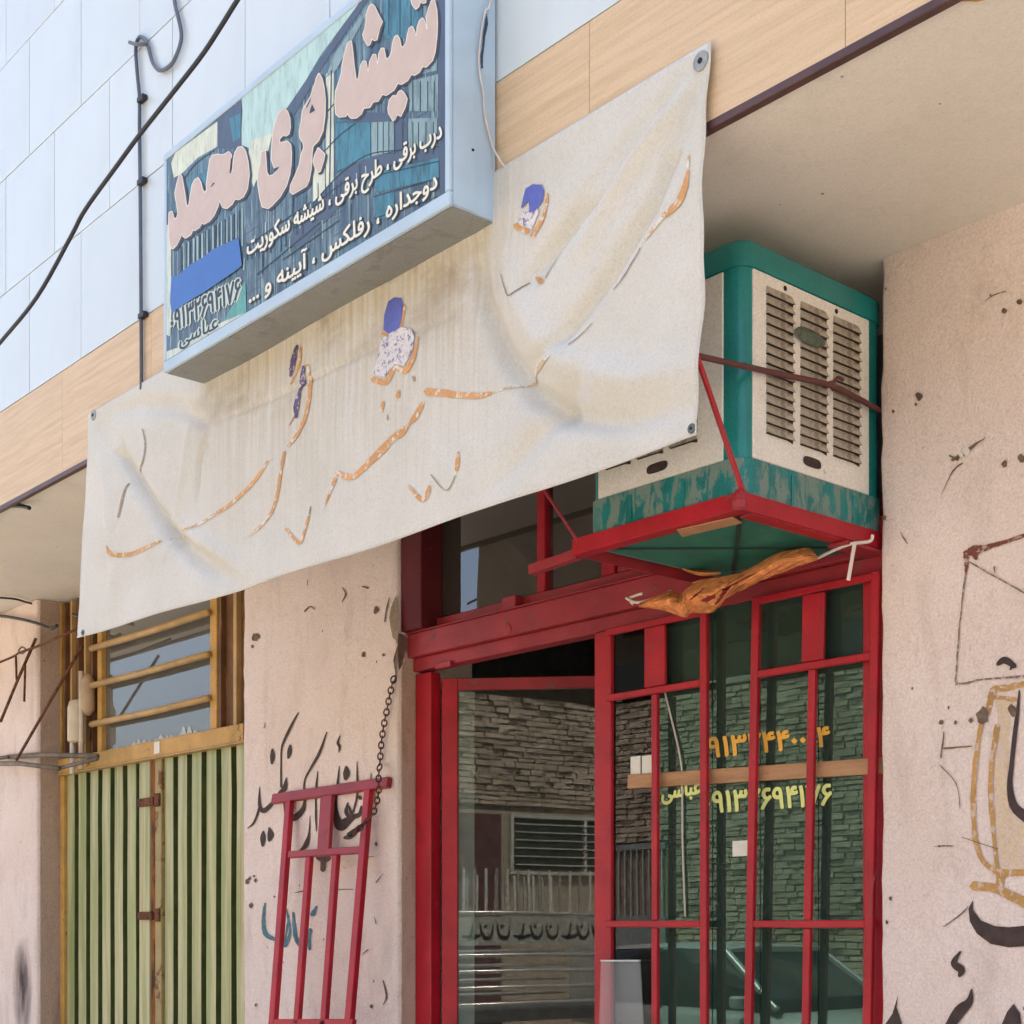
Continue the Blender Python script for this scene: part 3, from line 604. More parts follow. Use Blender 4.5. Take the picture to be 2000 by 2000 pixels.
title = polys(Z1, [[(350, 600), (370, 760), (390, 960), (420, 1170), (450, 1170), (475, 1080), (490, 960), (530, 890), (565, 905), (588, 1040), (606, 1040), (625, 900), (670, 800), (705, 800), (724, 930), (742, 930), (755, 790), (790, 710), (825, 710), (850, 850), (870, 870), (915, 830), (945, 740), (955, 640), (985, 540), (1020, 520), (1050, 570), (1075, 690), (1110, 690), (1150, 640), (1175, 500), (1195, 420), (1235, 390), (1265, 440), (1284, 530), (1302, 530), (1315, 400), (1345, 310), (1385, 270), (1415, 310), (1444, 430), (1462, 430), (1445, 260), (1480, 120), (1520, 20), (1560, 20), (1590, 150), (1600, 350), (1590, 560), (1565, 760), (1530, 880), (1440, 975), (1385, 965), (1340, 1050), (1270, 1095), (1225, 1078), (1170, 1170), (1080, 1225), (1025, 1208), (970, 1310), (860, 1385), (800, 1368), (740, 1470), (670, 1478), (620, 1560), (530, 1572), (500, 1650), (430, 1710), (360, 1720), (325, 1690), (305, 1645), (270, 1690), (180, 1700), (135, 1660), (120, 1500), (130, 1330), (180, 1180), (215, 1060), (225, 950), (260, 780), (300, 640)],
    [(650, 65), (690, 100), (740, 210), (800, 320), (760, 420), (720, 580), (690, 590), (650, 560), (625, 640), (595, 665), (545, 580), (525, 510), (560, 400), (575, 320), (570, 230), (610, 110)],
    [(1215, -60), (1235, 60), (1290, 135), (1330, 100), (1355, 20), (1390, 50), (1430, 40), (1440, -60)],
    [(1075, 1320), (1120, 1360), (1160, 1440), (1130, 1560), (1070, 1690), (1020, 1655), (990, 1720), (960, 1755), (900, 1650), (890, 1580), (910, 1460), (960, 1395), (1010, 1405), (1040, 1340)]])
title += polys(Z2, [[(930, 155), (965, 220), (990, 330), (1005, 480), (1000, 700), (975, 880), (920, 1000), (850, 1070), (840, 1150), (830, 1350), (800, 1500), (770, 1570), (700, 1610), (600, 1670), (570, 1640), (575, 1560), (640, 1420), (690, 1290), (705, 1180), (740, 1090), (735, 1030), (690, 960), (685, 880), (710, 760), (725, 620), (770, 540), (830, 440), (870, 320), (900, 210)],
    [(920, 1090), (960, 1130), (1000, 1170), (985, 1250), (945, 1380), (915, 1400), (880, 1330), (860, 1260), (880, 1180)],
    [(480, 600), (530, 630), (560, 720), (565, 830), (550, 910), (520, 935), (470, 930), (430, 980), (430, 1030), (480, 1020), (530, 1010), (570, 1050), (580, 1150), (575, 1300), (560, 1420), (520, 1560), (440, 1700), (340, 1810), (290, 1850), (220, 1830), (190, 1720), (165, 1550), (165, 1420), (195, 1280), (205, 1150), (250, 1120), (260, 1250), (270, 1400), (300, 1450), (360, 1430), (400, 1385), (360, 1320), (335, 1230), (340, 1080), (355, 880), (380, 780), (420, 660)]])
title += polys(Z3, [[(180, 1250), (220, 1240), (240, 1330), (265, 1370), (300, 1330), (320, 1270), (300, 1130), (275, 1000), (270, 940), (300, 800), (345, 640), (370, 690), (390, 800), (420, 980), (440, 1130), (460, 1170), (490, 1130), (510, 1000), (540, 820), (580, 740), (630, 710), (670, 780), (690, 880), (730, 950), (770, 900), (765, 820), (790, 620), (820, 420), (850, 360), (930, 340), (1030, 350), (1110, 300), (1150, 345), (1135, 640), (1175, 600), (1190, 420), (1210, 320), (1260, 230), (1320, 220), (1370, 280), (1410, 450), (1430, 650), (1400, 880), (1340, 1000), (1270, 1045), (1210, 1035), (1160, 1120), (1080, 1185), (1020, 1170), (985, 1090), (965, 1040), (940, 1150), (880, 1290), (800, 1390), (720, 1430), (690, 1400), (650, 1480), (580, 1530), (545, 1520), (510, 1600), (430, 1650), (390, 1620), (370, 1560), (340, 1660), (290, 1760), (230, 1820), (200, 1790), (180, 1650), (170, 1450)]])
sheet('title_shadow', grow(title, 2.4, 8, (3.4, 2.6)), sfn(.0024), simple('print_shadow', S(44, 44, 58), .4, .05, 30, 0, 0), sign)
sheet('title_outline', grow(title, 1.7, 8), sfn(.0030), simple('print_outline', S(226, 218, 200), .4, .04, 30, 0, 0), sign)
sheet('title_lettering', title, sfn(.0036), simple('print_beige_letters', S(196, 175, 160), .4, .05, 16, 0, 0), sign)
sheet('title_gaps', polys(Z3, [[(1152, 400), (1166, 400), (1150, 630), (1126, 635)], [(828, 855), (872, 785), (900, 785), (855, 840)]]) + polys(Z2, [[(845, 540), (885, 620), (820, 660), (812, 650)], [(770, 580), (835, 450), (825, 500), (780, 590)], [(370, 1350), (440, 1325), (400, 1375), (370, 1395)]]), sfn(.0042), pm('print_gap', S(40, 46, 58)), sign)
def printed_text(name, t, p0, p1, h, rb, rs, sh=(1.6, 1.2), m1=None, m2=None):
    o = text_on(t, p0, p1, h); sheet(name + '_shadow', grow(o, rs, 6, sh), sfn(.0024), m2, sign, 'stuff'); sheet(name, grow(o, rb, 5), sfn(.0032), m1, sign, 'stuff')
fl = lambda n, c: simple(n, c, .4, .05, 30, 0, 0)
IVORY = fl('print_ivory', S(226, 222, 200)); INK = fl('print_ink', S(34, 38, 48)); PALEE = fl('print_pale_edge', S(190, 204, 190))
printed_text('services_line', shape_text('درب برقی ، طرح برقی ، شیشه سکوریت'), (484, 499), (864, 268), 47, .9, 2.0, m1=IVORY, m2=INK)
printed_text('services_line', shape_text('دوجداره ، رفلکس ، آیینه و ...'), (488, 592), (855, 366), 47, .9, 2.0, m1=IVORY, m2=INK)
printed_text('phone_number', '۰۹۱۳۲۶۹۴۱۷۶', (335, 650), (470, 583), 58, .9, 4.2, (.2, .2), m1=INK, m2=PALEE)
printed_text('owner_name', shape_text('عباسی'), (352, 676), (427, 641), 40, .6, 4.0, (.2, .2), m1=INK, m2=PALEE)
sheet('blue_tape_patch', polys(zoom(310, 440, .15528), [[(172, 645), (245, 640), (420, 490), (560, 415), (700, 305), (990, 170), (1022, 185), (1040, 350), (1060, 510), (960, 590), (560, 860), (300, 1015), (175, 1108), (155, 960)]]), sfn(.0048), simple('blue_tape', S(58, 106, 176), .45, .05, 14), sign)
# marks on the side of the box
def sidefn(u, v): p = px(u, v, XS1 + .004); return (XS1 + .0045, p.y, p.z)
ZC = zoom(900, 0, .18116)
sheet('torn_slit', [stroke([(*ZC(a, b), c * .18116) for a, b, c in ((278, 150, 8), (275, 260, 34), (250, 400, 24), (240, 520, 22), (225, 620, 26), (230, 732, 20))], 5, .4)], sidefn, simple('dark_blue_slit', L(.02, .05, .09), .6), sign)
sheet('screw_hole', [blob(*ZC(130, 1617), 2.4, 1.3)], sidefn, BLACK, sign)
# thin pale wire hanging over the side of the sign
wp = [px(*ZC(a, b), XS1 + .010) for a, b in ((330, -60), (300, 90), (262, 130), (215, 400), (195, 640), (210, 820), (245, 1010), (255, 1200), (290, 1380), (345, 1580))] + [py(*ZC(400, 1690), YF - .03), py(*ZC(490, 1830), YF - .012)]
w1 = MB().tube(curve(wp, 6), .0035, 6).build('sign_wire', WIREP, None, smooth=True)
tag(w1, 'thin pale wire hanging down the side of the blue box sign', 'wire')

# ================================================================== THE BANNER
BT = [(-1.587 * D, .582 * D + EYE), (-.6500 * D, .5850 * D + EYE)]   # top corners x, z
BB = [(-1.611 * D, .3298 * D + EYE), (-.6585 * D, .3255 * D + EYE)]
YB = YF - .016
def bst(p):   # world point on the banner plane -> s, t (0..1 across and down)
    t = (BT[0][1] - p.z) / (BT[0][1] - BB[0][1]); xl = BT[0][0] + (BB[0][0] - BT[0][0]) * t; xr = BT[1][0] + (BB[1][0] - BT[1][0]) * t
    return (p.x - xl) / (xr - xl), t
FOLDS = []   # (polyline in metres, sigma, height); height > 0 bulges toward the street
def bm_(u, v): p = qy(u, v, YB); return (p.x, p.z)
def fold(pts, sig, h): FOLDS.append(([bm_(*p) for p in pts], sig * .72, h * .95))
fold([(1300, 135), (1200, 260), (1100, 390), (1040, 470), (1000, 530)], .030, -.022)
fold([(1320, 140), (1290, 240), (1230, 390), (1150, 520), (1060, 640), (1000, 690)], .026, -.018)
fold([(1318, 130), (1250, 230), (1170, 350), (1100, 470)], .03, .014)
fold([(900, 470), (912, 570), (945, 660), (1000, 740), (1080, 790), (1180, 800), (1300, 775)], .034, -.026)
fold([(960, 480), (975, 570), (1020, 650), (1090, 700), (1200, 720), (1305, 700)], .05, .016)
fold([(1120, 690), (1050, 780), (960, 900), (900, 960)], .045, -.018)
fold([(190, 800), (240, 880), (290, 960), (330, 1020)], .036, -.026)
fold([(180, 840), (205, 930), (215, 1050), (220, 1160)], .05, .012)
fold([(290, 975), (370, 1055), (440, 1105), (500, 1135)], .042, -.024)
fold([(330, 990), (410, 1040), (480, 1090)], .035, .010)
fold([(200, 780), (270, 765), (340, 768), (390, 800)], .03, -.016)
fold([(392, 815), (378, 870), (370, 940)], .016, -.014)
fold([(360, 800), (350, 890), (330, 980), (310, 1050)], .022, .008)
fold([(400, 800), (560, 730), (700, 660), (870, 590)], .008, -.005)
fold([(400, 800), (392, 860)], .008, -.006)
fold([(600, 720), (600, 900), (605, 1050)], .006, -.0035)
fold([(420, 1140), (700, 1050), (1000, 950), (1200, 880), (1300, 845)], .05, -.008)
def bdisp(x, z):
    y = 0.0
    for pts, sig, h in FOLDS:
        best = 9.; bt = 0
        for i in range(len(pts) - 1):
            ax, az = pts[i]; bx, bz = pts[i + 1]; dx, dz = bx - ax, bz - az; q = max(0, min(1, ((x - ax) * dx + (z - az) * dz) / (dx * dx + dz * dz)))
            d2 = (x - ax - q * dx) ** 2 + (z - az - q * dz) ** 2
            if d2 < best: best = d2; bt = (i + q) / (len(pts) - 1)
        if best < 9 * sig * sig: y -= 2.3 * h * math.exp(-best / (2 * sig * sig)) * math.sin(math.pi * (.06 + .88 * bt)) ** .6
    y -= .014 * noise.noise((x * 1.3, 3, z * 2.1)) + .0035 * noise.noise((x * 5, 9, z * 6)) + .0012 * noise.noise((x * 19, 2, z * 23))
    # crumpled patch below the right-hand part of the sign
    cx, cz = bm_(1120, 500); g = math.exp(-((x - cx) ** 2 + (z - cz) ** 2) / .02); y -= .009 * g * abs(noise.noise((x * 22, 5, z * 14)))
    cx, cz = bm_(1170, 840); g = math.exp(-((x - cx) ** 2 / .06 + (z - cz) ** 2 / .004)); y -= .010 * g * abs(noise.noise((x * 20, 7, z * 17)))
    return y
def bpt(x, z, off=0.0):
    s, t = bst(Vector((x, 0, z))); y = bdisp(x, z)
    hang = .008 * max(0, min(1, t)) ** 1.5 * (1 if s < .6 else 1 - (s - .6) * .6)      # the loose lower edge swings out a little
    edge = max(0, min(1, t * 7)); 
    if t < .14: y = y * edge
    if t > .82: y = y * (.15 + .85 * max(0, (1 - t) / .18))
    if XS0 - .05 < x < XS1 + .05 and z > ZS0 - .1: y = max(y, -.005)
    yy = YB + y - hang; k_ = max(0, min(1, (SOF - .035 - z) / .12)); lim = (YF - .007) * (1 - k_) + (YF + .08) * k_
    return Vector((x, min(yy, lim) - off, z))
def bgrid(a, c):
    t = c; xl = BT[0][0] + (BB[0][0] - BT[0][0]) * t; xr = BT[1][0] + (BB[1][0] - BT[1][0]) * t; x = xl + (xr - xl) * a
    z = (BT[0][1] + (BT[1][1] - BT[0][1]) * a) * (1 - t) + (BB[0][1] + (BB[1][1] - BB[0][1]) * a) * t
    sag = -.004 * math.sin(a * 23) * t - .020 * math.sin(math.pi * a) * t ** 3 - .006 * math.sin(math.pi * a) * (1 - t)
    x += (.006 * math.sin(t * 11 + 1) + .003 * math.sin(t * 31)) * (1 if a > .99 else .3 if a > .97 else 0)
    return bpt(x, z + sag)
def banner_mat():
    t = NT('weathered_white_banner'); v = t.coord(); sep = t.n('ShaderNodeSeparateXYZ'); t.lk(v, sep.inputs[0])
    f = t.noise(v, 2.4, 6, .6); g = t.noise(v, 95, 4, .7); st = t.noise(t.coord((26, 1, 1.1)), 2.0, 6, .65); bl = t.noise(t.coord((1.1, 1, 2.0), loc=(4, 0, 2)), 1.9, 5, .6)
    c = t.mix(t.mask(f, .35, .65), L(.65, .64, .575), L(.71, .70, .645))
    c = t.mix(t.math('MULTIPLY', t.mask(g, .48, .72), .26), c, L(.44, .42, .365))
    up_ = t.mask(sep.outputs['Z'], 3.15, 3.80); xm = t.math('MULTIPLY', t.mask(sep.outputs['X'], -5.6, -5.1), t.mask(sep.outputs['X'], -3.3, -3.75))
    s1 = t.math('MULTIPLY', t.math('MULTIPLY', up_, xm), t.mask(st, .38, .66)); c = t.mix(t.math('MULTIPLY', s1, .62), c, L(.50, .385, .215))
    s2 = t.math('MULTIPLY', t.math('MULTIPLY', t.mask(sep.outputs['Z'], 3.5, 3.78), xm), t.mask(bl, .52, .66)); c = t.mix(t.math('MULTIPLY', s2, .75), c, L(.28, .19, .095))
    s3 = t.math('MULTIPLY', t.math('MULTIPLY', xm, t.mask(sep.outputs['Z'], 2.9, 3.4)), t.mask(t.noise(t.coord((70, 1, .9)), 1.5, 4, .7), .50, .68)); c = t.mix(t.math('MULTIPLY', s3, .30), c, L(.42, .38, .30))
    t.bump(t.noise(v, 160, 3, .7), .18, .001); t.bump(t.noise(v, 15, 5, .6, 1.6), .30, .006)
    b_ = t.done(c, .9, 0, .08, .10, 190)
    tl = t.n('ShaderNodeBsdfTranslucent'); t.lk(c, tl.inputs[0]); mx = t.n('ShaderNodeMixShader'); mx.inputs[0].default_value = .12
    out = t.t.nodes['Material Output']; t.lk(t.b.outputs[0], mx.inputs[1]); t.lk(tl.outputs[0], mx.inputs[2]); t.lk(mx.outputs[0], out.inputs['Surface']); return b_
ban = thing('fabric_banner', ((BB[0][0] + BB[1][0]) / 2, YB, BB[0][1]), 'weathered white fabric banner with peeling orange and blue letters hung across the canopy', 'banner')
cloth = MB().grid(bgrid, 300, 96).build('banner_cloth', banner_mat(), ban, smooth=True)
md = cloth.modifiers.new('thickness', 'SOLIDIFY'); md.thickness = .0015; md.offset = 1
hem = MB()
hem.tube([bgrid(i / 120, 1.0) + Vector((0, -.001, .001)) for i in range(121)], .0028, 6); hem.build('bottom_hem', cloth.data.materials[0], ban, smooth=True)
hem = MB(); hem.tube([bgrid(1.0, i / 60) for i in range(61)], .003, 6); hem.build('side_hem', cloth.data.materials[0], ban, smooth=True)
def washer(u, v, r, mat, dark=True):
    p = py(u, v, YB); q = bpt(p.x, p.z, .003); g = MB(); g.lathe(q + Vector((0, .006, 0)), (0, -1, 0), [(0, r), (.006, r), (.0075, r * .9), (.0072, r * .32), (.004, r * .28)], 24); o = g.build('washer', mat, ban, smooth=False)
    if dark: MB().lathe(q + Vector((0, .002, 0)), (0, -1, 0), [(0, r * .3), (.0052, r * .3), (.0062, r * .1)], 12).build('screw', BLACK, ban)
washer(1370, 120, .027, STEEL); washer(183, 811, .025, STEEL)
for u, v in ((166, 1236), (1354, 838)): washer(u, v, .014, simple('dark_grommet', L(.10, .12, .11), .5))
def bfn(off):
    def fn(u, v):
        p = py(u, v, YB - .02); return bpt(p.x, p.z, off)
    return fn
B2 = zoom(700, 600, .3623); B3 = zoom(650, 0, .3882)
VINO = worn('peeling_orange_vinyl', L(.58, .30, .11), L(.67, .65, .58), .47, .55, 26, .15, .3)
VINO2 = worn('faded_orange_vinyl', L(.60, .40, .21), L(.70, .67, .60), .52, .6, 30, .15, .3)
VINB = worn('blue_vinyl', L(.10, .125, .42), L(.68, .65, .60), .30, .45, 26, .12, .4)
VINM = worn('flaked_blue_vinyl', L(.64, .61, .60), L(.20, .18, .34), .47, .6, 60, .1, .3)
VING = worn('grey_glue_line', L(.33, .27, .20), L(.68, .65, .58), .42, .7, 40, .2, .2)
sheet('orange_vinyl_strip', strokes(B1, [[(305, 1288, 10), (330, 1332, 24), (420, 1325, 24), (500, 1288, 20), (565, 1254, 10)], [(880, 1105, 18), (960, 1050, 20), (1080, 930, 20), (1150, 825, 12)], [(1255, 745, 14), (1310, 670, 22), (1357, 560, 22), (1374, 420, 24), (1356, 306, 20)],
    [(1236, 775, 16), (1215, 900, 18), (1195, 1020, 16), (1160, 1110, 18)], [(1245, 1190, 16), (1320, 1268, 20), (1345, 1210, 16), (1368, 1120, 12)], [(1460, 1070, 10), (1520, 920, 20)], [(1530, 892, 30), (1610, 912, 34), (1680, 860, 30), (1770, 765, 32), (1850, 690, 32), (1900, 640, 16)], [(1322, 208, 10), (1312, 300, 14), (1265, 408, 10)], [(1862, 445, 18), (1858, 482, 22)], [(1782, 510, 20), (1775, 560, 18)]], 1.5), bfn(.003), VINO, ban)
sheet('orange_vinyl_strip', strokes(B2, [[(0, 890, 20), (60, 835, 24), (130, 765, 30), (180, 715, 14), (220, 680, 36), (262, 625, 14), (290, 590, 34), (330, 510, 20)], [(350, 448, 46), (480, 462, 40), (560, 470, 34), (630, 470, 34), (690, 455, 20)], [(258, 960, 16), (330, 1035, 30), (365, 990, 26), (372, 960, 12)], [(526, 775, 8), (522, 830, 24), (516, 878, 16)]], 2)
      + strokes(B3, [[(1062, 965, 12), (1042, 1080, 20), (985, 1180, 26)], [(905, 1128, 34), (962, 1160, 30)], [(985, 1382, 26), (1030, 1408, 34)], [(1772, 850, 14), (1752, 950, 34), (1718, 1020, 40), (1650, 1080, 26)], [(342, 1530, 14), (326, 1620, 16), (300, 1690, 12)], [(228, 1670, 10), (290, 1695, 30)], [(410, 1690, 10), (388, 1800, 24), (345, 1862, 34), (300, 1845, 24), (255, 1920, 30), (190, 1905, 30)]], 2), bfn(.003), VINO, ban)
sheet('faded_vinyl_strip', strokes(B2, [[(700, 450, 8), (770, 425, 12), (840, 395, 12)], [(845, 388, 20), (940, 330, 38), (1045, 265, 22)]], 2) + strokes(B1, [[(690, 1202, 8), (780, 1165, 14), (870, 1112, 16)], [(1040, 1230, 10), (1100, 1180, 16), (1160, 1110, 16)], [(590, 1240, 8), (660, 1215, 8)]], 2) + strokes(B3, [[(1650, 1080, 18), (1600, 1140, 16), (1555, 1195, 14)], [(1775, 775, 8), (1768, 830, 20)]], 2), bfn(.003), VINO2, ban)
sheet('blue_vinyl_piece', polys(B3, [[(290, 1490), (325, 1494), (337, 1530), (328, 1610), (308, 1680), (290, 1690), (240, 1655), (243, 1580), (262, 1510)], [(950, 940), (985, 918), (1030, 922), (1046, 955), (1035, 1010), (1000, 1055), (975, 1065), (968, 1000), (945, 1030), (930, 1040), (940, 985)]]), bfn(.0045), VINB, ban)
sheet('flaked_vinyl_piece', polys(B3, [[(330, 1640), (375, 1650), (392, 1690), (385, 1760), (345, 1838), (300, 1828), (250, 1895), (195, 1878), (215, 1790), (230, 1700), (285, 1665)], [(940, 1050), (1010, 1040), (1020, 1060), (985, 1150), (960, 1140), (915, 1120)]]), bfn(.004), VINM, ban)
sheet('purple_vinyl_strip', strokes(B1, [[(1302, 200, 14), (1285, 260, 30), (1272, 320, 26), (1264, 365, 10)], [(1338, 312, 12), (1330, 390, 30), (1318, 440, 16), (1302, 520, 28), (1298, 590, 12)]], 3), bfn(.0042), worn('purple_vinyl', L(.10, .07, .16), L(.66, .62, .56), .45, .5, 50, .15, .3), ban)
sheet('glue_line', strokes(B1, [[(480, 655, 7), (495, 720, 9), (488, 810, 8), (445, 915, 8)], [(395, 945, 6), (375, 1010, 12), (350, 1130, 12)], [(1262, 630, 4), (1300, 560, 10)], [(1378, 1070, 6), (1370, 1110, 8)]], 1) + strokes(B3, [[(1530, 1240, 5), (1455, 1370, 6), (1395, 1450, 4)], [(1290, 1620, 4), (1180, 1730, 6)], [(1115, 1250, 4), (1050, 1390, 6)], [(845, 1380, 5), (870, 1450, 6), (900, 1490, 7), (960, 1410, 5)]], 1) + strokes(B2, [[(510, 905, 5), (460, 985, 7), (380, 900, 6)], [(280, 370, 16), (286, 395, 10)], [(150, 575, 4), (152, 605, 6)]], 1), bfn(.003), VING, ban)

# ================================================================== EVAPORATIVE COOLER AND ITS BRACKET
XA1 = -2.902; XA0 = XA1 - .672; YA0, YA1 = -.645, .088; ZA0, ZA1 = 2.872, 3.688
def rprism(b, x0, x1, y0, y1, z0, z1, r, seg=6, mi=0, top_r=0):
    def ring(dx, z):
        out = []
        for cx, cy, a0 in ((x1 - r, y1 - r, 0), (x0 + r, y1 - r, 90), (x0 + r, y0 + r, 180), (x1 - r, y0 + r, 270)):
            for k in range(seg + 1):
                a = R(a0 + 90 * k / seg); out.append((cx + (r - dx) * math.cos(a), cy + (r - dx) * math.sin(a), z))
        return out
    rings = [ring(0, z0), ring(0, z1 - top_r)] + ([ring(top_r * .35, z1 - top_r * .3), ring(top_r, z1)] if top_r else [])
    n = len(rings[0]); base = len(b.v)
    for rg in rings: b.v += rg
    for j in range(len(rings) - 1):
        for i in range(n):
            a = base + j * n + i; c = base + j * n + (i + 1) % n; b.f.append([a, c, c + n, a + n]); b.m.append(mi)
    b.f.append([base + i for i in reversed(range(n))]); b.m.append(mi); e = base + (len(rings) - 1) * n; b.f.append([e + i for i in range(n)]); b.m.append(mi)
    return b
def smooth_by_angle(o, a=40):
    me = o.data; me.polygons.foreach_set('use_smooth', [True] * len(me.polygons))
    bm = bmesh.new(); bm.from_mesh(me)
    for e in bm.edges: e.smooth = len(e.link_faces) == 2 and e.calc_face_angle(0) < R(a)
    bm.to_mesh(me); bm.free(); return o
cool = thing('evaporative_cooler', ((XA0 + XA1) / 2, -.3, ZA0), 'teal and cream evaporative air cooler with louvered sides on a red bracket', 'air cooler')
smooth_by_angle(rprism(MB(), XA0, XA1, YA0, YA1, ZA0 + .12, ZA1 - .08, .058, 8).build('corner_posts', TEAL, cool))
smooth_by_angle(rprism(MB(), XA0 - .006, XA1 + .006, YA0 - .006, YA1 + .006, ZA1 - .085, ZA1, .064, 8, 0, .018).build('top_cap', TEAL, cool))
tray = smooth_by_angle(rprism(MB(), XA0 - .008, XA1 + .008, YA0 - .008, YA1 + .008, ZA0, ZA0 + .145, .066, 8).build('water_tray', TEALW, cool))
for xx in (XA0 + .2, XA0 + .43): MB().box((xx, YA0 - .0115, ZA0 + .006), (xx + .012, YA0 - .0085, ZA0 + .128)).build('pressed_rib', TEAL, tray, bevel=.001)
for yy in (-.42, -.10): MB().box((XA1 + .0085, yy, ZA0 + .006), (XA1 + .0115, yy + .012, ZA0 + .128)).build('pressed_rib', TEAL, tray, bevel=.001)
base = MB().box((XA0 + .02, YA0 + .02, ZA0 - .006), (XA1 - .02, YA1 - .02, ZA0 - .0005)).build('base_plate', TEALB, cool)
for a, c in (((XA0 + .05, YA0 + .05), (XA1 - .05, YA1 - .05)), ((XA0 + .05, YA1 - .05), (XA1 - .05, YA0 + .05))):
    MB().bar((*a, ZA0 - .009), (*c, ZA0 - .009), .006, .012).build('base_rib', simple('dark_seam', L(.01, .035, .03), .7), base)
front = MB().box((XA0 + .05, YA0 - .0045, ZA0 + .147), (XA1 - .075, YA0 + .01, ZA1 - .088)).build('front_panel', CREAM, cool, bevel=.003)
side = MB().box((XA1 - .01, YA0 + .046, ZA0 + .147), (XA1 + .0045, -.004, ZA1 - .088)).build('side_panel', CREAM, cool, bevel=.003)
def louver(wd):
    """pressed hood: slanted face, dark mouth below"""
    b = MB(); h, d = .0262, .0105
    b.face([(0, -d, 0), (wd, -d, 0), (wd - .004, 0, h), (.004, 0, h)], 0); b.face([(0, 0, 0), (0, -d, 0), (.004, 0, h)], 0); b.face([(wd, -d, 0), (wd, 0, 0), (wd - .004, 0, h)], 0)
    b.face([(0, -.0005, -.0035), (wd, -.0005, -.0035), (wd, -.0005, .0005), (0, -.0005, .0005)], 1); b.face([(0, 0, 0), (wd, 0, 0), (wd, -d, 0), (0, -d, 0)], 1)  # dark faces paint the shade inside and just below the hood
    b.face([(wd * .72, -.0010, -.002), (wd, -.0010, -.0095), (wd, -.0010, .0005), (wd * .6, -.0010, .0005)], 1); b.face([(.0, -d, 0), (wd, -d, 0), (wd, -d - .0015, -.003), (0, -d - .0015, -.003)], 0)  # wider dark end: painted shade where the hood opens
    return b.build('louver', [LOUV, simple('louver_mouth_shade', L(.05, .04, .033), .9, .2)])
lm = None
for ci, (ya, yb) in enumerate(((-.540, -.408), (-.372, -.236), (-.203, -.060))):
    for r in range(15):
        z = 3.537 - r * .0305
        if lm is None: o = louver(.135); lm = o.data
        else: o = bpy.data.objects.new('louver', lm); COL.objects.link(o)
        o.parent = side; o.location = (XA1 + .0047, ya, z); o.rotation_euler = (0, 0, R(90)); o.scale = ((yb - ya) / .135, 1, 1)
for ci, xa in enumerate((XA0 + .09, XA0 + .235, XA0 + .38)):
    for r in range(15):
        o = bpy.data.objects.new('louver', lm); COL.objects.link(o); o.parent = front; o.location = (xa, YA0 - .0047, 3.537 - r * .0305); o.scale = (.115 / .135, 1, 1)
# badge, screw slots and drain ports
pb = px(1583, 658, XA1 + .02); bd = MB()
bd.grid(lambda a, c: (XA1 + .019 + .010 * (1 - (2 * c - 1) ** 2) * max(0, 1 - (2 * a - 1) ** 2) ** .5, pb.y + (a - .5) * .155, pb.z + (c - .5) * .05 * max(.06, 1 - abs(2 * a - 1) ** 3.0) ** .7), 18, 8)
bd.build('badge', simple('green_grey_badge', L(.11, .145, .115), .5, .3, 60, .3, .6), side, smooth=True)
for u, v in ((1534, 563), (1634, 608)):
    p = px(u, v, XA1 + .006); MB().lathe((XA1 + .003, p.y, p.z), (1, 0, 0), [(0, .008), (.0035, .008), (.004, .002)], 10).build('screw_slot', BLACK, side)
def port(c, ax, parent):
    b = MB(); w_, h_ = .046, .016
    pts = [(w_ * math.copysign(abs(math.cos(a)) ** .55, math.cos(a)), h_ * math.copysign(abs(math.sin(a)) ** .7, math.sin(a))) for a in [2 * math.pi * k / 20 for k in range(20)]]
    b.face([(c[0] + p[0], c[1] - .002, c[2] + p[1]) if ax == 'x' else (c[0] + .002, c[1] + p[0], c[2] + p[1]) for p in pts]); b.build('drain_port', simple('brown_port', L(.05, .03, .025), .7, .4, 60), parent)
p = qx(1532, 873, XA1 + .005); port((XA1 + .0047, p.y, p.z), 'y', side)
p = qy(1240, 882, YA0 - .005); port((p.x, YA0 - .0047, p.z), 'x', front)

brk = thing('cooler_bracket', (XA0, YA0, 2.86), 'red painted steel angle bracket hung from rods under the air cooler', 'bracket')
yr = -.668
MB().box((-3.626, yr - .004, 2.848), (XA1 + .016, yr + .001, 2.902)).box((-3.626, yr + .0015, 2.848), (XA1 + .016, yr + .05, 2.853)).build('front_rail', RED, brk, bevel=.001)
MB().box((XA1 + .0165, yr - .004, 2.846), (XA1 + .021, .06, 2.901)).box((XA1 - .035, yr + .052, 2.8415), (XA1 + .016, .06, 2.8465)).build('side_rail', RED, brk, bevel=.001)
MB().box((-3.63, yr + .052, 2.848), (-3.626, .09, 2.898)).build('side_rail', REDD, brk)
MB().bar((-3.628, yr + .03, 2.858), (-3.87, yr + .03, 2.846), .034, .03).build('rail_end', REDD, brk, bevel=.001)
a = Vector((XA1 + .026, yr, 2.885)); d_ = (px(1367, 745, XA1 + .03) - px(1444, 973, XA1 + .03)); d_.normalize()
kk = min((SOF - a.z) / d_.z, (-.985 - a.y) / d_.y); e = a + d_ * kk
MB().tube(curve([a, a + d_ * (kk * .5), e, Vector((e.x, -1.0, e.z + .12)), Vector((e.x, -1.0, SOF))], 5), .0085, 8).build('hanger_rod', RED, brk, smooth=True)
a = Vector((-3.60, yr, 2.89)); e = py(1062, 955, -.62); d_ = (e - a).normalized(); MB().tube([a, a + d_ * ((SOF - a.z) / d_.z)], .006, 8).build('hanger_rod', REDD, brk, smooth=True)
MB().lathe((XA1 + .018, yr - .012, 2.868), (0, 0, 1), [(-.028, .012), (-.02, .02), (.0, .024), (.02, .02), (.035, .012)], 9).build('weld_lump', REDD, brk)
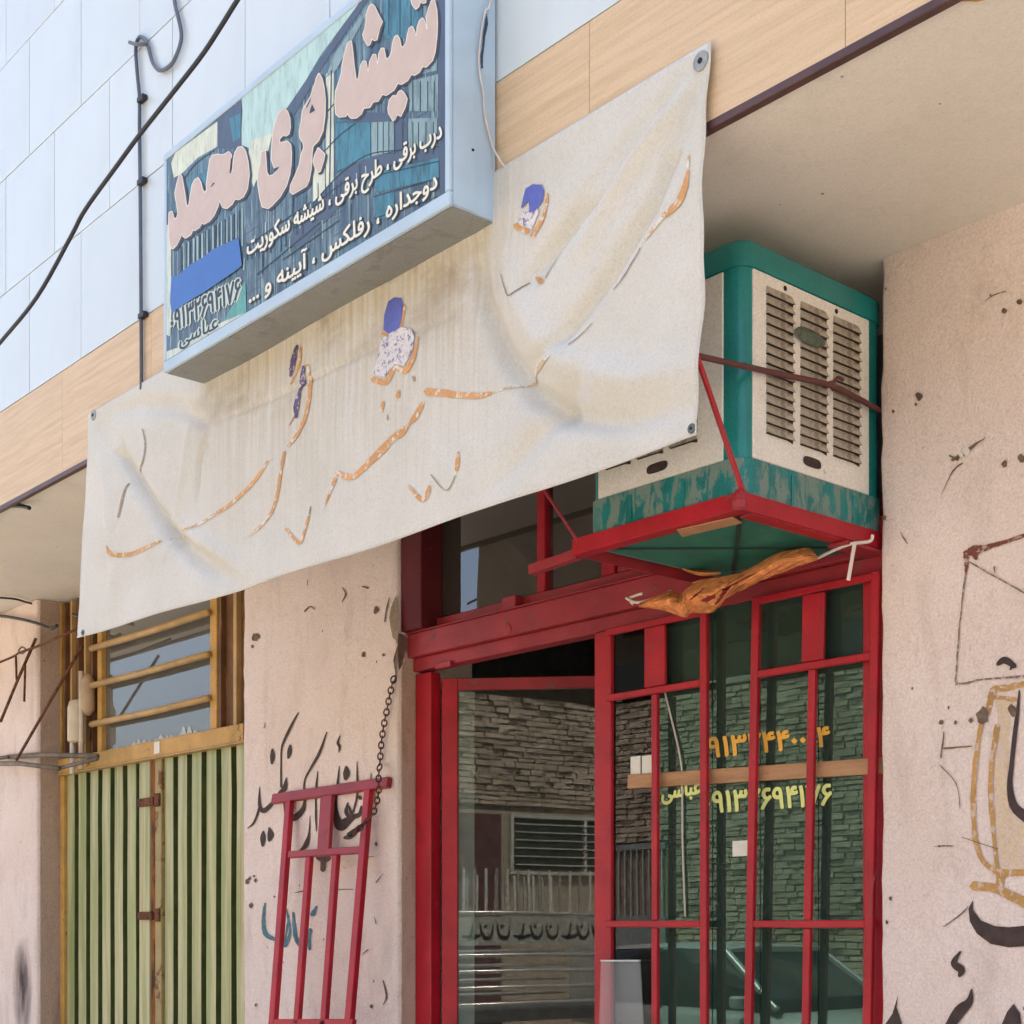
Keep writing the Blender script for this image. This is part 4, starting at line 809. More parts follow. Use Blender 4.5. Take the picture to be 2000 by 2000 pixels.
MB().box((XA1 - .05, -.16, 2.828), (XA1 + .03, .05, 2.840)).build('rail_plate', REDD, brk, bevel=.002)
tie = thing('tie_rod', (XA1, 0, 3.2), 'dark red iron rod across the side of the air cooler with a wire twist', 'rod')
A = px(1725, 806, -2.874); Bm = px(1620, 752, -2.862); Cc = py(1361, 698, -.86); Cc.x = max(Cc.x, -2.884); far = Cc + (Cc - Bm) * .2
MB().tube(curve([A, A.lerp(Bm, .5) + Vector((0, 0, .004)), Bm, Bm.lerp(Cc, .4), Cc, far], 6), .0095, 8).build('rod', DKRED, tie, smooth=True)
bb = MB()
bb.tube(curve([Bm + Vector((.01, 0, -.012)), Bm + Vector((.012, .012, .012)), Bm + Vector((.012, .03, .028)), Bm + Vector((.012, .055, .026))], 5), .006, 7); bb.tube([Bm + Vector((0, -.02, -.006)), Bm + Vector((.009, 0, .002)), Bm + Vector((.004, .02, -.008))], .011, 7); bb.build('wire_twist', DKRED, tie, smooth=True)
wd_ = MB(); c0 = pz(1330, 1030, 2.842)
wd_.hexa([pz(1322, 1036, 2.843), pz(1432, 1011, 2.843), pz(1450, 1022, 2.843), pz(1332, 1049, 2.843)] + [q + Vector((0, 0, .004)) for q in (pz(1322, 1036, 2.843), pz(1432, 1011, 2.843), pz(1450, 1022, 2.843), pz(1332, 1049, 2.843))])
tag(wd_.build('wooden_wedge', wood_mat('raw_wood', L(.50, .27, .14), L(.40, .19, .09), (12, 12, 3)), None, bevel=.001), 'flat strip of raw wood wedged under the cooler tray', 'wood')

# orange cloth slung below the cooler
rag = thing('orange_cloth', (-3.3, -.1, 2.6), 'crumpled orange cloth tied with string below the air cooler', 'cloth')
Q4 = zoom(1000, 900, .3882)
te = curve([(640, 718), (720, 685), (800, 655), (850, 672), (905, 612), (1060, 582), (1180, 552), (1330, 468), (1430, 448), (1495, 440), (1538, 488)], 5)
be = curve([(640, 735), (700, 742), (780, 756), (870, 786), (905, 764), (1010, 760), (1080, 690), (1180, 640), (1260, 600), (1400, 545), (1540, 495)], 5)
def ragfn(a, c):
    i = a * (len(te) - 1); k = min(int(i), len(te) - 2); f = i - k; t_ = te[k].lerp(te[k + 1], f); u_ = be[k].lerp(be[k + 1], f); m = t_.lerp(u_, c)
    y = -.17 - .07 * math.sin(math.pi * min(1, c * .9 + .05)) + .02 * noise.noise((a * 7, c * 2, 4)) + .022 * abs(noise.noise((a * 15 + c * 5, c * 2.2, 1))) + .006 * noise.noise((a * 50, c * 12, 6))
    return py(*Q4(m[0], m[1]), y)
Q5 = zoom(1180, 1050, .176); TEARS = [[Q5(*p) for p in l] for l in ([(1060, 692), (1150, 640), (1245, 618), (1230, 662), (1130, 716)], [(828, 645), (955, 488), (988, 508), (880, 600)], [(1205, 762), (1325, 560), (1640, 400), (1700, 388), (1410, 540), (1275, 715)], [(935, 690), (1100, 545), (1120, 555), (960, 690)])]
def inside(p, poly):
    r = False
    for i in range(len(poly)):
        (x0, y0), (x1, y1) = poly[i], poly[i - 1]
        if (y0 > p[1]) != (y1 > p[1]) and p[0] < (x1 - x0) * (p[1] - y0) / (y1 - y0) + x0: r = not r
    return r
def toimg(p):
    d = Vector(p) - CAMP; dep = d.dot(FW); return (1000 + FPX * d.dot(RT) / dep, HOR - FPX * d.z / dep)
rb = MB().grid(ragfn, 150, 36); keep = [i for i, f in enumerate(rb.f) if not any(inside(toimg(rb.v[f[0]]), t_) for t_ in TEARS)]
rb.f = [rb.f[i] for i in keep]; rb.m = [0] * len(rb.f)
o = rb.build('cloth_sheet', ORANGE, rag, smooth=True); md = o.modifiers.new('thickness', 'SOLIDIFY'); md.thickness = .002
o = MB().grid(lambda a, c: py(*Q4(820 + 230 * a, (520 + 34 * a + 10 * math.sin(a * 3.1)) * (1 - c) + (528 + 44 * a + 26 * math.sin(a * 3.14)) * c), -.13 - .05 * math.sin(math.pi * c)), 20, 8).build('cloth_fold', ORANGE, rag, smooth=True)
o = MB().grid(lambda a, c: py(*Q4(1100 + 340 * a, (560 - 70 * a) * (1 - c) + (556 - 92 * a + 26 * math.sin(a * 3.14)) * c), -.11 - .04 * math.sin(math.pi * c)), 20, 6).build('cloth_fold', simple('pale_orange_cloth', L(.44, .22, .13), .9, .2, 20), rag, smooth=True)
for pts, yy in (([(575, 690), (600, 705), (640, 712), (720, 690), (800, 655)], -.16), ([(1540, 488), (1620, 450), (1705, 418), (1800, 405), (1814, 372)], -.14), ([(590, 690), (630, 675), (655, 668)], -.15), ([(585, 690), (608, 722)], -.15), ([(440, 458), (500, 462), (545, 480), (590, 486)], -.3), ([(460, 455), (520, 478), (560, 496)], -.3)):
    MB().tube(curve([py(*Q4(*p), yy) for p in pts], 5), .0055, 6).build('string', STRING, rag, smooth=True)
MB().bar(py(*Q4(1724, 418), -.14), py(*Q4(1692, 602), -.13), .012, .004, (1, 0, 0)).build('string_end', STRING, rag)

# ================================================================== RED SHOPFRONT
yf = .10
shop = thing('shopfront', (-4.19, .13, 0), 'red steel shopfront frame with glazed bays and transom lights above', 'shopfront')
def member(name, x0, x1, z0, z1, y0=yf, y1=yf + .06, mat=RED, par=None, bv=.004): return MB().box((x0, y0, z0), (x1, y1, z1)).build(name, mat, par or shop, bevel=bv)
member('post', XM1 + .004, -5.397, .14, 2.769)
member('upper_post', XM1 + .004, -5.36, 2.958, SOF - .004, .016, yf + .07, DKRED if False else worn('shaded_red_paint_scraped', L(.10, .009, .012), L(.22, .10, .09), .33, .6, 30, .2, .3))  # red darkened in colour for the shade behind the banner; scrapes are wear
member('post', -4.285, -4.190, .14, 2.779, yf - .025, yf + .012)
member('upper_post', -4.285, -4.205, 3.011, SOF - .004, yf + .012, yf + .07)
member('post', -2.985, -2.862, .14, 2.779, yf - .02, yf + .03)
member('lintel', XM1 + .001, -2.861, 2.842, 2.951, yf - .045, yf + .06, REDD)
member('lintel_flange', XM1 + .001, -2.861, 2.951, 2.957, yf - .055, yf - .0455 + .03, REDD, bv=.001)
member('door_head', XM1 + .002, -2.862, 2.7805, 2.8415, yf - .012, yf + .06, REDD)
member('transom_sill', -5.36, -2.862, 2.9575, 3.010, yf + .004, yf + .06, REDD)
member('mullion', -4.671, -4.619, 3.0105, SOF - .004, yf + .008, yf + .06)
member('latch_block', -4.84, -4.75, 2.958, 3.012, yf - .045, yf + .003, REDD)
MB().lathe((-4.80, yf - .0455, 2.87), (0, -1, 0), [(0, .026), (.002, .026), (.0035, .02)], 18).build('round_emblem', REDD, shop)
# transom panes
def pane(name, x0, x1, z0, z1, y, mat, par): return MB().box((x0, y, z0), (x1, y + .004, z1)).build(name, mat, par)
for x0, x1 in ((-5.355, -4.675), (-4.615, -4.29), (-4.20, -3.6)): pane('transom_pane', x0, x1, 3.012, SOF - .01, yf + .035, GLASST, shop)
member('transom_bar', -4.20, -2.87, 3.012, 3.04, yf + .02, yf + .05, REDD)
# fixed glazing right of the door
yg = .092
pane('fixed_pane', -4.188, -3.955, .30, 2.779, yg, GLASSC, shop); pane('fixed_pane', -3.948, -3.668, .30, 2.779, yg, GLASSG, shop); pane('fixed_pane', -3.664, -3.44, .30, 2.779, yg, GLASSG, shop)
pane('fixed_pane', -3.436, -3.18, .30, 2.779, yg, GLASSG, shop); pane('fixed_pane', -3.176, -2.987, .30, 2.779, yg, GLASSG, shop)
member('bottom_rail', -4.188, -2.987, .14, .299, yf - .02, yf + .03)
# small hooks and the welded latch above the door
MB().box((-5.32, yf - .034, 2.765), (-5.21, yf - .0125, 2.792)).build('latch', REDD, shop, bevel=.002)
# board, cards and numbers on the glass
pa = py(1227, 1527, .078); pe = py(1722, 1496, .078)
MB().bar((pa.x, .079, pa.z), (-2.865, .079, pe.z), .055, .013, (0, 0, 1)).build('cross_board', BATTEN, shop, bevel=.002)
for u0, u1, v0, v1 in ((1232, 1251, 1476, 1515), (1254, 1275, 1474, 1516), (1431, 1462, 1641, 1673)):
    a = py(u0, v1, .086); c = py(u1, v0, .086); MB().box((a.x, .084, a.z), (c.x, .0905, c.z)).build('card', PAPER, shop, bevel=.001)
gfn = lambda u, v: tuple(py(u, v, yg - .003))
YEL = simple('amber_letter_film', S(240, 178, 62), .5, .06, 20, 0, 0); LEM = simple('lemon_letter_film', S(226, 232, 140), .5, .06, 20, 0, 0)
for nm, t, p0, p1, h, m_ in (('phone_number', '۰۹۱۳۲۴۴۰۰۰۴', (1368, 1481), (1620, 1457), 56, YEL), ('phone_number', '۰۹۱۳۲۶۹۴۱۷۶', (1378, 1588), (1624, 1572), 60, LEM), ('owner_name', shape_text('عباسی'), (1293, 1561), (1368, 1549), 46, LEM)):
    o_ = text_on(t, p0, p1, h); sheet(nm, grow(o_, 1.5, 6), gfn, m_, shop, 'stuff')
MB().tube(curve([py(*zoom(1150, 1350, .3365)(*p), .084) for p in ((435, -20), (480, 160), (530, 380), (542, 520), (545, 900), (560, 1310))], 5), .004, 6).build('pale_strand', WIREP, shop, smooth=True)  # thin pale strand down the front of the glass

# the door leaf, standing half open into the shop
hx, hy = -5.372, .15; th = R(42); du = Vector((math.cos(th), math.sin(th), 0)); dn = Vector((-math.sin(th), math.cos(th), 0)); DW = 1.10; DT = 2.735
leaf = thing('glass_door', (hx, hy, .15), 'red framed glass shop door standing half open inward', 'door')
def lf(a, c, z0, z1, d0=-.02, d1=.02):
    o_ = Vector((hx, hy, 0)); b = MB(); P = lambda s, d, z: o_ + du * s + dn * d + Vector((0, 0, z))
    return b.hexa([P(a, d0, z0), P(c, d0, z0), P(c, d1, z0), P(a, d1, z0), P(a, d0, z1), P(c, d0, z1), P(c, d1, z1), P(a, d1, z1)])
lf(0, .075, .16, DT).build('stile', RED, leaf, bevel=.003); lf(DW - .075, DW, .16, DT).build('stile', RED, leaf, bevel=.003)
lf(.0755, DW - .0755, DT - .055, DT).build('top_rail', REDD, leaf, bevel=.003); lf(.0755, DW - .0755, .16, .40).build('bottom_rail', RED, leaf, bevel=.003)
lf(.0755, DW - .0755, .40, DT - .056, -.004, .002).build('pane', GLASSC, leaf)
lf(.0765, .15, .41, DT - .06, .006, .010).build('frosted_strip', simple('frosted_strip', L(.42, .46, .45), .5), leaf)
lf(DW - .06, DW - .02, 1.1, 1.24, -.05, -.021).build('handle', STEEL, leaf, bevel=.006)

# security grilles in front of the fixed glazing
def grille(label, x0, x1, zt, zmid, z0, y, tilt=0, plate=.11, inner=1, left_stile=True, mat=RED, extra=0, group='red security grilles'):
    g = thing('security_grille', (x0, y, z0), label, 'grille', None); W_ = x1 - x0; bw = .032; xc = (x0 + x1) / 2
    sh = lambda x, z: Vector((x + (z - z0) * tilt, y, z))
    if left_stile: MB().bar(sh(x0 + bw / 2, z0), sh(x0 + bw / 2, zt), .022, bw, (0, 1, 0)).build('stile', mat, g, bevel=.003)
    MB().bar(sh(x1 - bw / 2, z0), sh(x1 - bw / 2, zt), .022, bw, (0, 1, 0)).build('stile', mat, g, bevel=.003)
    xl = x0 + (bw if left_stile else 0) + .0005; xr = x1 - bw - .0005
    MB().bar(sh(xc, zmid + .0155), sh(xc, zt - .031), .016, plate - .006, (0, 1, 0)).build('lock_plate', mat, g, bevel=.003)
    for zz, nm in ((zt - .015, 'top_bar'), (zmid, 'middle_bar'), (1.597, 'lower_bar')):
        MB().bar(sh(xl, zz), sh(xr, zz), .026, .020, (0, 0, 1)).build(nm, mat, g, bevel=.003)
    for k in range(inner):
        xi = x0 + W_ * (k + 1) / (inner + 1)
        MB().bar(sh(xi, z0), sh(xi, 1.597 - .0155), .020, .030, (0, 1, 0)).build('bar', mat, g, bevel=.003); MB().bar(sh(xi, 1.597 + .0155), sh(xi, zmid - .0155), .020, .030, (0, 1, 0)).build('bar', mat, g, bevel=.003)
    return g
grille('red security grille next to the door post with one wide lock plate', -4.181, -3.648, 2.775, 2.498, .3, .045, 0, .115, 1, False)
grille('red security grille at the right end of the shopfront, leaning slightly', -3.49, -2.945, 2.775, 2.495, .3, .045, .024, .10, 1)

# the spare grille leaning against the middle pier
GL = zoom(480, 1370, .17084); GM = zoom(450, 1350, .33642)
lean = thing('leaning_grille', (-6.3, -.2, .13), 'red steel window grille leaning against the pink pier, held by a chain', 'grille')
def lp(u, v):   # the grille stands on the pavement 0.42 m out and rests on the wall at the top
    d = ray(u, v); n = Vector((0, 1.9, -.42)).normalized(); n = Vector((0, 2.0, -.40)).normalized(); p0 = Vector((0, -.045, 2.12)); t_ = (p0 - CAMP).dot(n) / d.dot(n); return CAMP + d * t_
up_l = Vector((0, .40, 2.0)).normalized(); fn_l = Vector((0, -2.0, .40)).normalized()
def lbar(name, a, c, wd, dp, mat=RED): 
    a = lp(*a); c = lp(*c); t_ = (c - a).normalized(); MB().bar(a, c, wd, dp, fn_l.cross(t_) if False else t_.cross(fn_l)).build(name, mat, lean, bevel=.003)
lbar('top_bar', GL(320, 1118), GL(1645, 925), .050, .03, REDD)
ext = lambda p, q, k: (p[0] + (q[0] - p[0]) * k, p[1] + (q[1] - p[1]) * k)
for top, bot in (((345, 640), (250, 1915)), ((805, 575), (690, 1932))): lbar('stile', GM(*top), ext(GM(*top), GM(*bot), 1.75), .048, .03)
for top, bot in (((460, 965), (390, 1915)), ((615, 955), (545, 1932))): lbar('bar', GM(*top), ext(GM(*top), GM(*bot), 1.95), .042, .026)
lbar('lock_plate', GM(565, 605), GM(545, 930), .10, .022, REDD)
lbar('middle_bar', GM(345, 950), GM(770, 922), .034, .026, REDD)
lbar('lower_bar', GM(240, 1925), GM(720, 1925), .034, .026)
# chain from the broken corner down to the grille
chn = thing('chain', (-5.7, -.03, 2.0), 'dark steel chain hanging from the broken corner down to the leaning grille', 'chain')
cp = curve([(770, 1322), (764, 1345), (756, 1385), (750, 1415), (745, 1450), (742, 1490), (739, 1525), (740, 1545), (735, 1570), (727, 1592), (708, 1612), (690, 1628)], 8)
tot = [0]
for i in range(1, len(cp)): tot.append(tot[-1] + (cp[i] - cp[i - 1]).length)
NL = 30
def onchain(s):
    k = max(i for i in range(len(tot)) if tot[i] <= s + 1e-9); k = min(k, len(tot) - 2); f = (s - tot[k]) / max(1e-6, tot[k + 1] - tot[k]); p = cp[k].lerp(cp[k + 1], f)
    return py(p[0], p[1], -.022 if p[1] < 1500 else -.075 - .0003 * (p[1] - 1500))
for i in range(NL):
    a = onchain(tot[-1] * i / NL); c = onchain(tot[-1] * (i + 1) / NL); t_ = (c - a); ln = t_.length * .66; t_.normalize(); m = (a + c) / 2
    n1 = t_.cross(Vector((0, 1, 0))).normalized(); n2 = t_.cross(n1).normalized(); sd_ = (n1 * .8 + n2 * .6) if i % 2 else (n2 * .8 - n1 * .6)
    pts = [m + t_ * (ln * math.cos(q)) + sd_ * (.012 * math.sin(q)) for q in [2 * math.pi * k / 10 for k in range(11)]]
    MB().tube(pts, .0038, 5, caps=False).build('link', RUST if i % 3 else DARK, chn, smooth=True)
lk_ = MB().bar(lp(*GL(1180, 1530)), lp(*GL(1390, 1390)), .03, .02, (0, 1, 0)).build('padlock_tail', DARK, chn, bevel=.004)

# things in the shop behind the glass
duct = thing('grey_duct', (-4.4, 2.2, 3.0), 'grey round duct running under the ceiling inside the shop', 'duct')
MB().tube([(-5.6, 1.9, 3.02), (-4.2, 2.2, 3.0), (-2.4, 2.5, 2.98)], .16, 18).build('duct_pipe', simple('grey_duct_metal', L(.30, .30, .30), .5, .15, 20, .2), duct, smooth=True)
for q in (-5.2, -4.3, -3.4): MB().lathe((q, 1.9 + (q + 5.6) * .19, 3.015 - (q + 5.6) * .0125), (1, .19, 0), [(-.02, .165), (0, .175), (.02, .165)], 18).build('duct_ring', simple('duct_ring_metal', L(.22, .22, .22), .5), duct, smooth=True)
gs = thing('glass_offcut', (-4.25, .03, .14), 'clear glass offcut standing on edge beside the door post', 'glass')
a = py(1165, 1878, .02); c = py(1240, 1878, .02)
b = MB(); b.hexa([(a.x - .03, .015, .15), (c.x + .13, .015, .15), (c.x + .13, .021, .15), (a.x - .03, .021, .15), (a.x, .045, a.z), (c.x, .045, c.z), (c.x, .051, c.z), (a.x, .051, a.z)]); b.build('sheet', dusty_glass('dusty_pale_glass'), gs)
MB().bar((a.x, .047, a.z + .003), (c.x, .047, c.z + .003), .006, .010).build('ground_edge', simple('ground_glass_edge', L(.55, .66, .64), .4), gs)

# ================================================================== GREEN GATE TO THE LEFT
yq = .17
gate = thing('green_gate', (-8.25, yq, 0), 'green corrugated steel double gate with rusty ochre frame and barred window above', 'gate')
def corr(name, x0, x1, z0, z1, y, pitch, dep, mat, phase=0, wl=.36):
    prof = []; x = x0
    while x < x1 - 1e-4:
        for fx, dy in ((0, 0), (1 - wl - .08, 0), (1 - wl - .03, dep), (1 - .05, dep)):
            xx = x + fx * pitch
            if xx <= x1: prof.append((xx, y + dy))
        x += pitch
    prof.append((x1, y + prof[-1][1] - y)); b = MB(); nz = 8
    for i in range(len(prof) - 1):
        for j in range(nz):
            za = z0 + (z1 - z0) * j / nz; zb = z0 + (z1 - z0) * (j + 1) / nz; (xa, ya), (xb, yb) = prof[i], prof[i + 1]
            wb = lambda x, z: .004 * noise.noise((x * 3, 1, z * 2))
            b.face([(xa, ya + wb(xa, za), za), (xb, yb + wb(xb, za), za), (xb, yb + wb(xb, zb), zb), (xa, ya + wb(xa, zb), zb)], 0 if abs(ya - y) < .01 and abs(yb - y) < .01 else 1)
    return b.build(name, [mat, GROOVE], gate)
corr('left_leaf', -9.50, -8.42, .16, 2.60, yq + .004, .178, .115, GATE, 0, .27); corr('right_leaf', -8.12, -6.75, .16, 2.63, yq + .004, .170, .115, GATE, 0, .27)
gb = lambda n, x0, x1, z0, z1, y0=yq - .02, y1=yq + .03, m=OCHRE, bv=.004: MB().box((x0, y0, z0), (x1, y1, z1)).build(n, m, gate, bevel=bv)
gb('left_stile', -9.565, -9.505, .15, 2.60, m=OCHRE); gb('meeting_stile', -8.42, -8.285, .15, 2.60, yq - .012, yq + .03, GATE)
gb('meeting_edge', -8.275, -8.205, .15, 2.61, yq - .004, yq + .03, worn('orange_rust', L(.27, .10, .025), L(.08, .03, .015), .5, .8, 12, .3, .2, (1, 1, .3))); gb('right_leaf_stile', -8.203, -8.125, .15, 2.63, yq - .016, yq + .03, worn('ochre_green_paint', L(.32, .25, .09), L(.17, .07, .03), .45, .5, 9))
gb('gate_post', XL + .006, -9.567, .15, SOF - .01, yq - .01, yq + .05, OCHRE)
gb('top_rail', -9.565, -6.75, 2.612, 2.712, yq - .035, yq + .03); gb('top_rail_lip', -9.56, -6.76, 2.60, 2.6115, yq - .05, yq + .02, OCHREB)
# transom window
xa, xb = -8.93, -7.53
gb('window_stile', xa - .06, xa, 2.713, SOF - .02); gb('window_stile', xb, xb + .075, 2.713, SOF - .02)
MB().box((xa + .001, yq + .012, 2.714), (xb - .001, yq + .016, SOF - .03)).build('window_pane', glass_mat('hazy_gate_glass', L(.4, .42, .4), L(.9, .95, 1), 2.0, 0, .28, L(.42, .42, .38)), gate)
b = MB(); rng = random.Random(2); x = xa + .05
ptsb = [(xa + .02, 2.7135)]
while x < xb - .2: ptsb.append((x, 2.722 + abs(noise.noise((x * 14, 0, 0))) * .10 * (.4 + .6 * (x - xa) / 1.4))); x += rng.uniform(.008, .03)
ptsb += [(xb - .18, 2.7135)]
b.face([(p[0], yq + .009, p[1]) for p in ptsb]); b.build('dried_sealant', simple('white_sealant', L(.62, .64, .64), .8), gate)
for va, vb in (((740, 640), (1540, 372)), ((730, 925), (1530, 690)), ((745, 1212), (1535, 1022))):
    ZL = zoom(0, 1100, .2588); p = py(*ZL(*va), yq - .045); q = py(*ZL(*vb), yq - .045); zz = (p.z + q.z) / 2
    MB().tube([(xa - .09, yq - .045, zz + .004), (-8.2, yq - .045, zz - .004), (xb + .03, yq - .045, zz)], .021, 10).build('window_bar', OCHREB, gate, smooth=True)
# brown ribbed sheets either side of the window
def ribs(x0, x1, z0, z1, n):
    for i in range(n):
        a = x0 + (x1 - x0) * i / n; w_ = (x1 - x0) / n
        MB().box((a + w_ * .22, yq + .02, z0), (a + w_, yq + .03, z1)).build('ribbed_sheet', BROWNS, gate); MB().box((a, yq - .012, z0), (a + w_ * .2, yq + .035, z1)).build('rib', OCHREB if i % 2 else BROWNS, gate, bevel=.002)
ribs(xb + .078, -6.77, 2.714, SOF - .02, 4); ribs(-9.52, xa - .062, 2.714, SOF - .02, 5)
gb('mid_joint', -7.13, -7.10, 2.60, 2.74, yq - .04, yq + .02, RUST)
for zz, ww in ((2.32, .20), (1.62, .18)):
    MB().box((-8.40, yq - .035, zz), (-8.40 + ww, yq - .0125, zz + .05)).box((-8.19, yq - .03, zz - .01), (-8.13, yq - .017, zz + .07)).build('hasp', RUST, gate, bevel=.003)
MB().box((-8.17, yq - .04, 2.628), (-8.10, yq - .036, 2.70)).build('sticker', PAPER, gate)
# pale lamp holder left of the window
lamp = thing('lamp_holder', (-9.2, .08, 2.8), 'cream plastic lamp holder standing beside the barred gate window', 'lamp')
ZL = zoom(0, 1100, .2588)
p0 = py(*ZL(582, 1350), .08); p1 = py(*ZL(582, 1030), .08); h_ = p1.z - p0.z
MB().lathe((p0.x, .08, p0.z), (0, 0, 1), [(0, .055), (.01, .062), (h_ * .8, .062), (h_ * .95, .05), (h_, .02)], 18).build('shell', simple('cream_plastic', L(.62, .53, .38), .5, .1), lamp, smooth=True)
p2 = py(*ZL(660, 1150), .12); MB().lathe((p2.x, .12, p2.z), (0, 0, 1), [(0, .02), (.04, .05), (.22, .05), (.27, .02)], 14).build('rear_shell', simple('tan_plastic', L(.50, .36, .22), .5, .1), lamp, smooth=True)
p3 = py(*ZL(612, 815), .08); MB().tube([(p3.x, .08, p0.z - .18), (p3.x, .08, p3.z)], .016, 8).build('stem', simple('ivory_plastic', L(.66, .58, .45), .5, .1), lamp, smooth=True)
p4 = py(*ZL(545, 1380), .08); MB().tube([(p4.x, .08, p0.z - .2), (p4.x, .08, p0.z + .02)], .016, 8).build('stem', PAPER, lamp, smooth=True)

# rusty awning frame and wires at the left edge
awn = thing('awning_frame', (-9.9, -.1, 2.7), 'rusty folded awning frame of thin bars beside the left pier', 'awning frame')
def rod(pts, r, m=RUST, y=-.08, par=awn, nm='bar'): MB().tube([py(*ZL(*p), y) for p in pts], r, 6).build(nm, m, par, smooth=True)
GRB = simple('grey_brown_steel', L(.17, .135, .10), .6, .3)
rod([(270, 570), (130, 890), (5, 1195)], .010); rod([(622, 622), (380, 1040), (125, 1485)], .010)
rod([(-60, 1512), (150, 1512), (445, 1548)], .017, GRB); rod([(60, 1462), (300, 1446), (735, 1455)], .017, GRB, -.02); rod([(735, 1475), (440, 1548)], .013, GRB, -.03); rod([(-60, 1480), (60, 1462)], .013, GRB, -.05); rod([(120, 690), (125, 880)], .008); rod([(190, 770), (183, 1045)], .008)
def wire(name, pts, r, m, fn, label, seg=6): 
    o_ = MB().tube(curve([fn(*p) for p in pts], 5), r, seg).build(name, m, None, smooth=True); return tag(o_, label, 'wire')
wire('guy_wire', [(-20, 755), (100, 705), (150, 675), (300, 620), (470, 545), (620, 478)], .008, RUST, lambda a, c: py(*ZL(a, c), -.12), 'thin rusty wire stretched across the top of the left pier')
wire('wire_ring', [(140, 660), (165, 632), (195, 655), (165, 682), (140, 660)], .006, GRB, lambda a, c: py(*ZL(a, c), -.12), 'small wire ring twisted onto the rusty wire by the left pier')
wire('ceiling_wire', [(-40, 258), (110, 270), (200, 295), (310, 318), (470, 325), (620, 338), (900, 350)], .007, CABLE, lambda a, c: pz(*ZL(a, c), SOF - .018), 'black wire clipped along the soffit at the left edge')
wire('corner_wire', [(-40, 395), (60, 405), (190, 430), (290, 458), (380, 492), (430, 470)], .011, CABLE, lambda a, c: py(*ZL(a, c), -.04), 'thick black wire running along the top of the left pier')
Z7 = zoom(0, 850, .2071)
wire('iron_hook', [(-60, 662), (60, 664), (200, 668), (245, 678), (278, 686)], .011, CABLE, lambda a, c: py(*Z7(a, c), YF + .05), 'short black iron hook under the canopy edge at the far left')
wire('plaster_twig', [(690, 1690), (720, 1700), (760, 1712)], .012, CABLE, lambda a, c: py(*Z7(a, c), .0), 'short black wire stub beside the lower left corner of the banner')
# cables on the tiled wall
Zc = zoom(0, 0, .3623); yt = YF - .014
cab = thing('wall_cable', (-6.6, yt, 4.2), 'grey cable clipped down the white tiled wall with a loop at the top', 'cable')
lp_ = [py(*Zc(*p), yt) for p in ((935, -60), (945, 30), (965, 110), (978, 190), (965, 260), (925, 345), (865, 380), (825, 340), (800, 255), (785, 220), (758, 198), (738, 225), (732, 280), (740, 400), (752, 530), (752, 700), (755, 980), (758, 1300), (760, 1600), (762, 1930), (762, 2100))]
MB().tube(curve(lp_, 6), .0085, 8).build('cable_run', CABLEG, cab, smooth=True)
for a, c in ((760, 540), (760, 985), (765, 1705)):
    p = py(*Zc(a, c), yt); MB().box((p.x - .015, yt - .014, p.z - .012), (p.x + .04, yt + .012, p.z + .012)).build('clip', CABLE, cab, bevel=.003)
MB().tube([py(*Zc(698, 228), yt - .015), py(*Zc(740, 240), yt - .015), py(*Zc(790, 238), yt - .01)], .008, 6).build('hook', CABLEG, cab, smooth=True)
yc = -1.75
o = MB().tube(curve([py(*Zc(*p), yc) for p in ((-700, 2660), (-300, 2200), (0, 1848), (200, 1600), (380, 1280), (460, 1130), (640, 880), (750, 730), (900, 540), (1080, 310), (1180, 160), (1280, 0), (1500, -340), (1800, -800))], 6), .0078, 8).build('power_cable', CABLE, None, smooth=True)
tag(o, 'thick black power cable crossing diagonally in front of the white tiles', 'cable')
# pale drip line and rust at the soffit edge
sheet('rust_stain', [blob(1895, -2, 34, .16, 14, .25)], lambda u, v: tuple(pz(u, v, SOF - .004)), simple('rust_orange_stain', L(.48, .25, .07), .9, .3, 14), bpy.data.objects['soffit'])

# ================================================================== THE OTHER SIDE OF THE STREET (seen in the glass)
YO = -10.2
CARG0 = simple('dark_house_glass', L(.03, .035, .04), .1, .1, 4, 0, 0)
ow = thing('stone_wall', (-2, YO, 0), 'rough coursed stone wall across the street, reflected in the shop glass', 'wall')
MB().box((-34, YO - .4, -.01), (30, YO - .045, 4.66)).build('mortar_core', simple('brown_mortar', L(.25, .21, .165), .95, .3), ow)
def stone_mat():
    t = NT('tan_stone'); f = t.noise(t.coord(), 2.6, 3, .6); g = t.noise(t.coord(), 14, 5, .7); c = t.ramp(f, [(.3, L(.30, .25, .19)), (.5, L(.42, .355, .28)), (.7, L(.52, .45, .36))])
    c = t.mix(t.math('MULTIPLY', t.mask(g, .5, .7), .5), c, L(.22, .18, .14)); t.bump(g, .6, .02); return t.done(c, .9, 0, .2)
b = MB(); rng = random.Random(11); z = 0.0
while z < 4.6:
    h = rng.uniform(.055, .085); x = -24 + rng.uniform(0, .3)
    while x < 14:
        ln = rng.uniform(.13, .32)
        if not (-.5 < x < 7 and z < 3.1) and not (-16.2 < x < -13.4 and z < 2.7):
            d = rng.uniform(-.02, .02); j = lambda q=.008: rng.uniform(-q, q)
            b.hexa([(x + j(), YO + d + j(), z + .006 + j()), (x + ln - .016 + j(), YO + d + j(), z + .012 + j()), (x + ln - .016, YO - .05, z + .012), (x, YO - .05, z + .012), (x + j(), YO + d + j(), z + h + j()), (x + ln - .016 + j(), YO + d + j(), z + h + j()), (x + ln - .016, YO - .05, z + h), (x, YO - .05, z + h)])
        x += ln
    z += h + .006
b.build('stonework', stone_mat(), ow, kind='stuff')
MB().box((-.5, YO - .06, 0), (7, YO - .01, 3.1)).build('rendered_base', simple('tan_render', L(.34, .28, .22), .9, .15), ow)
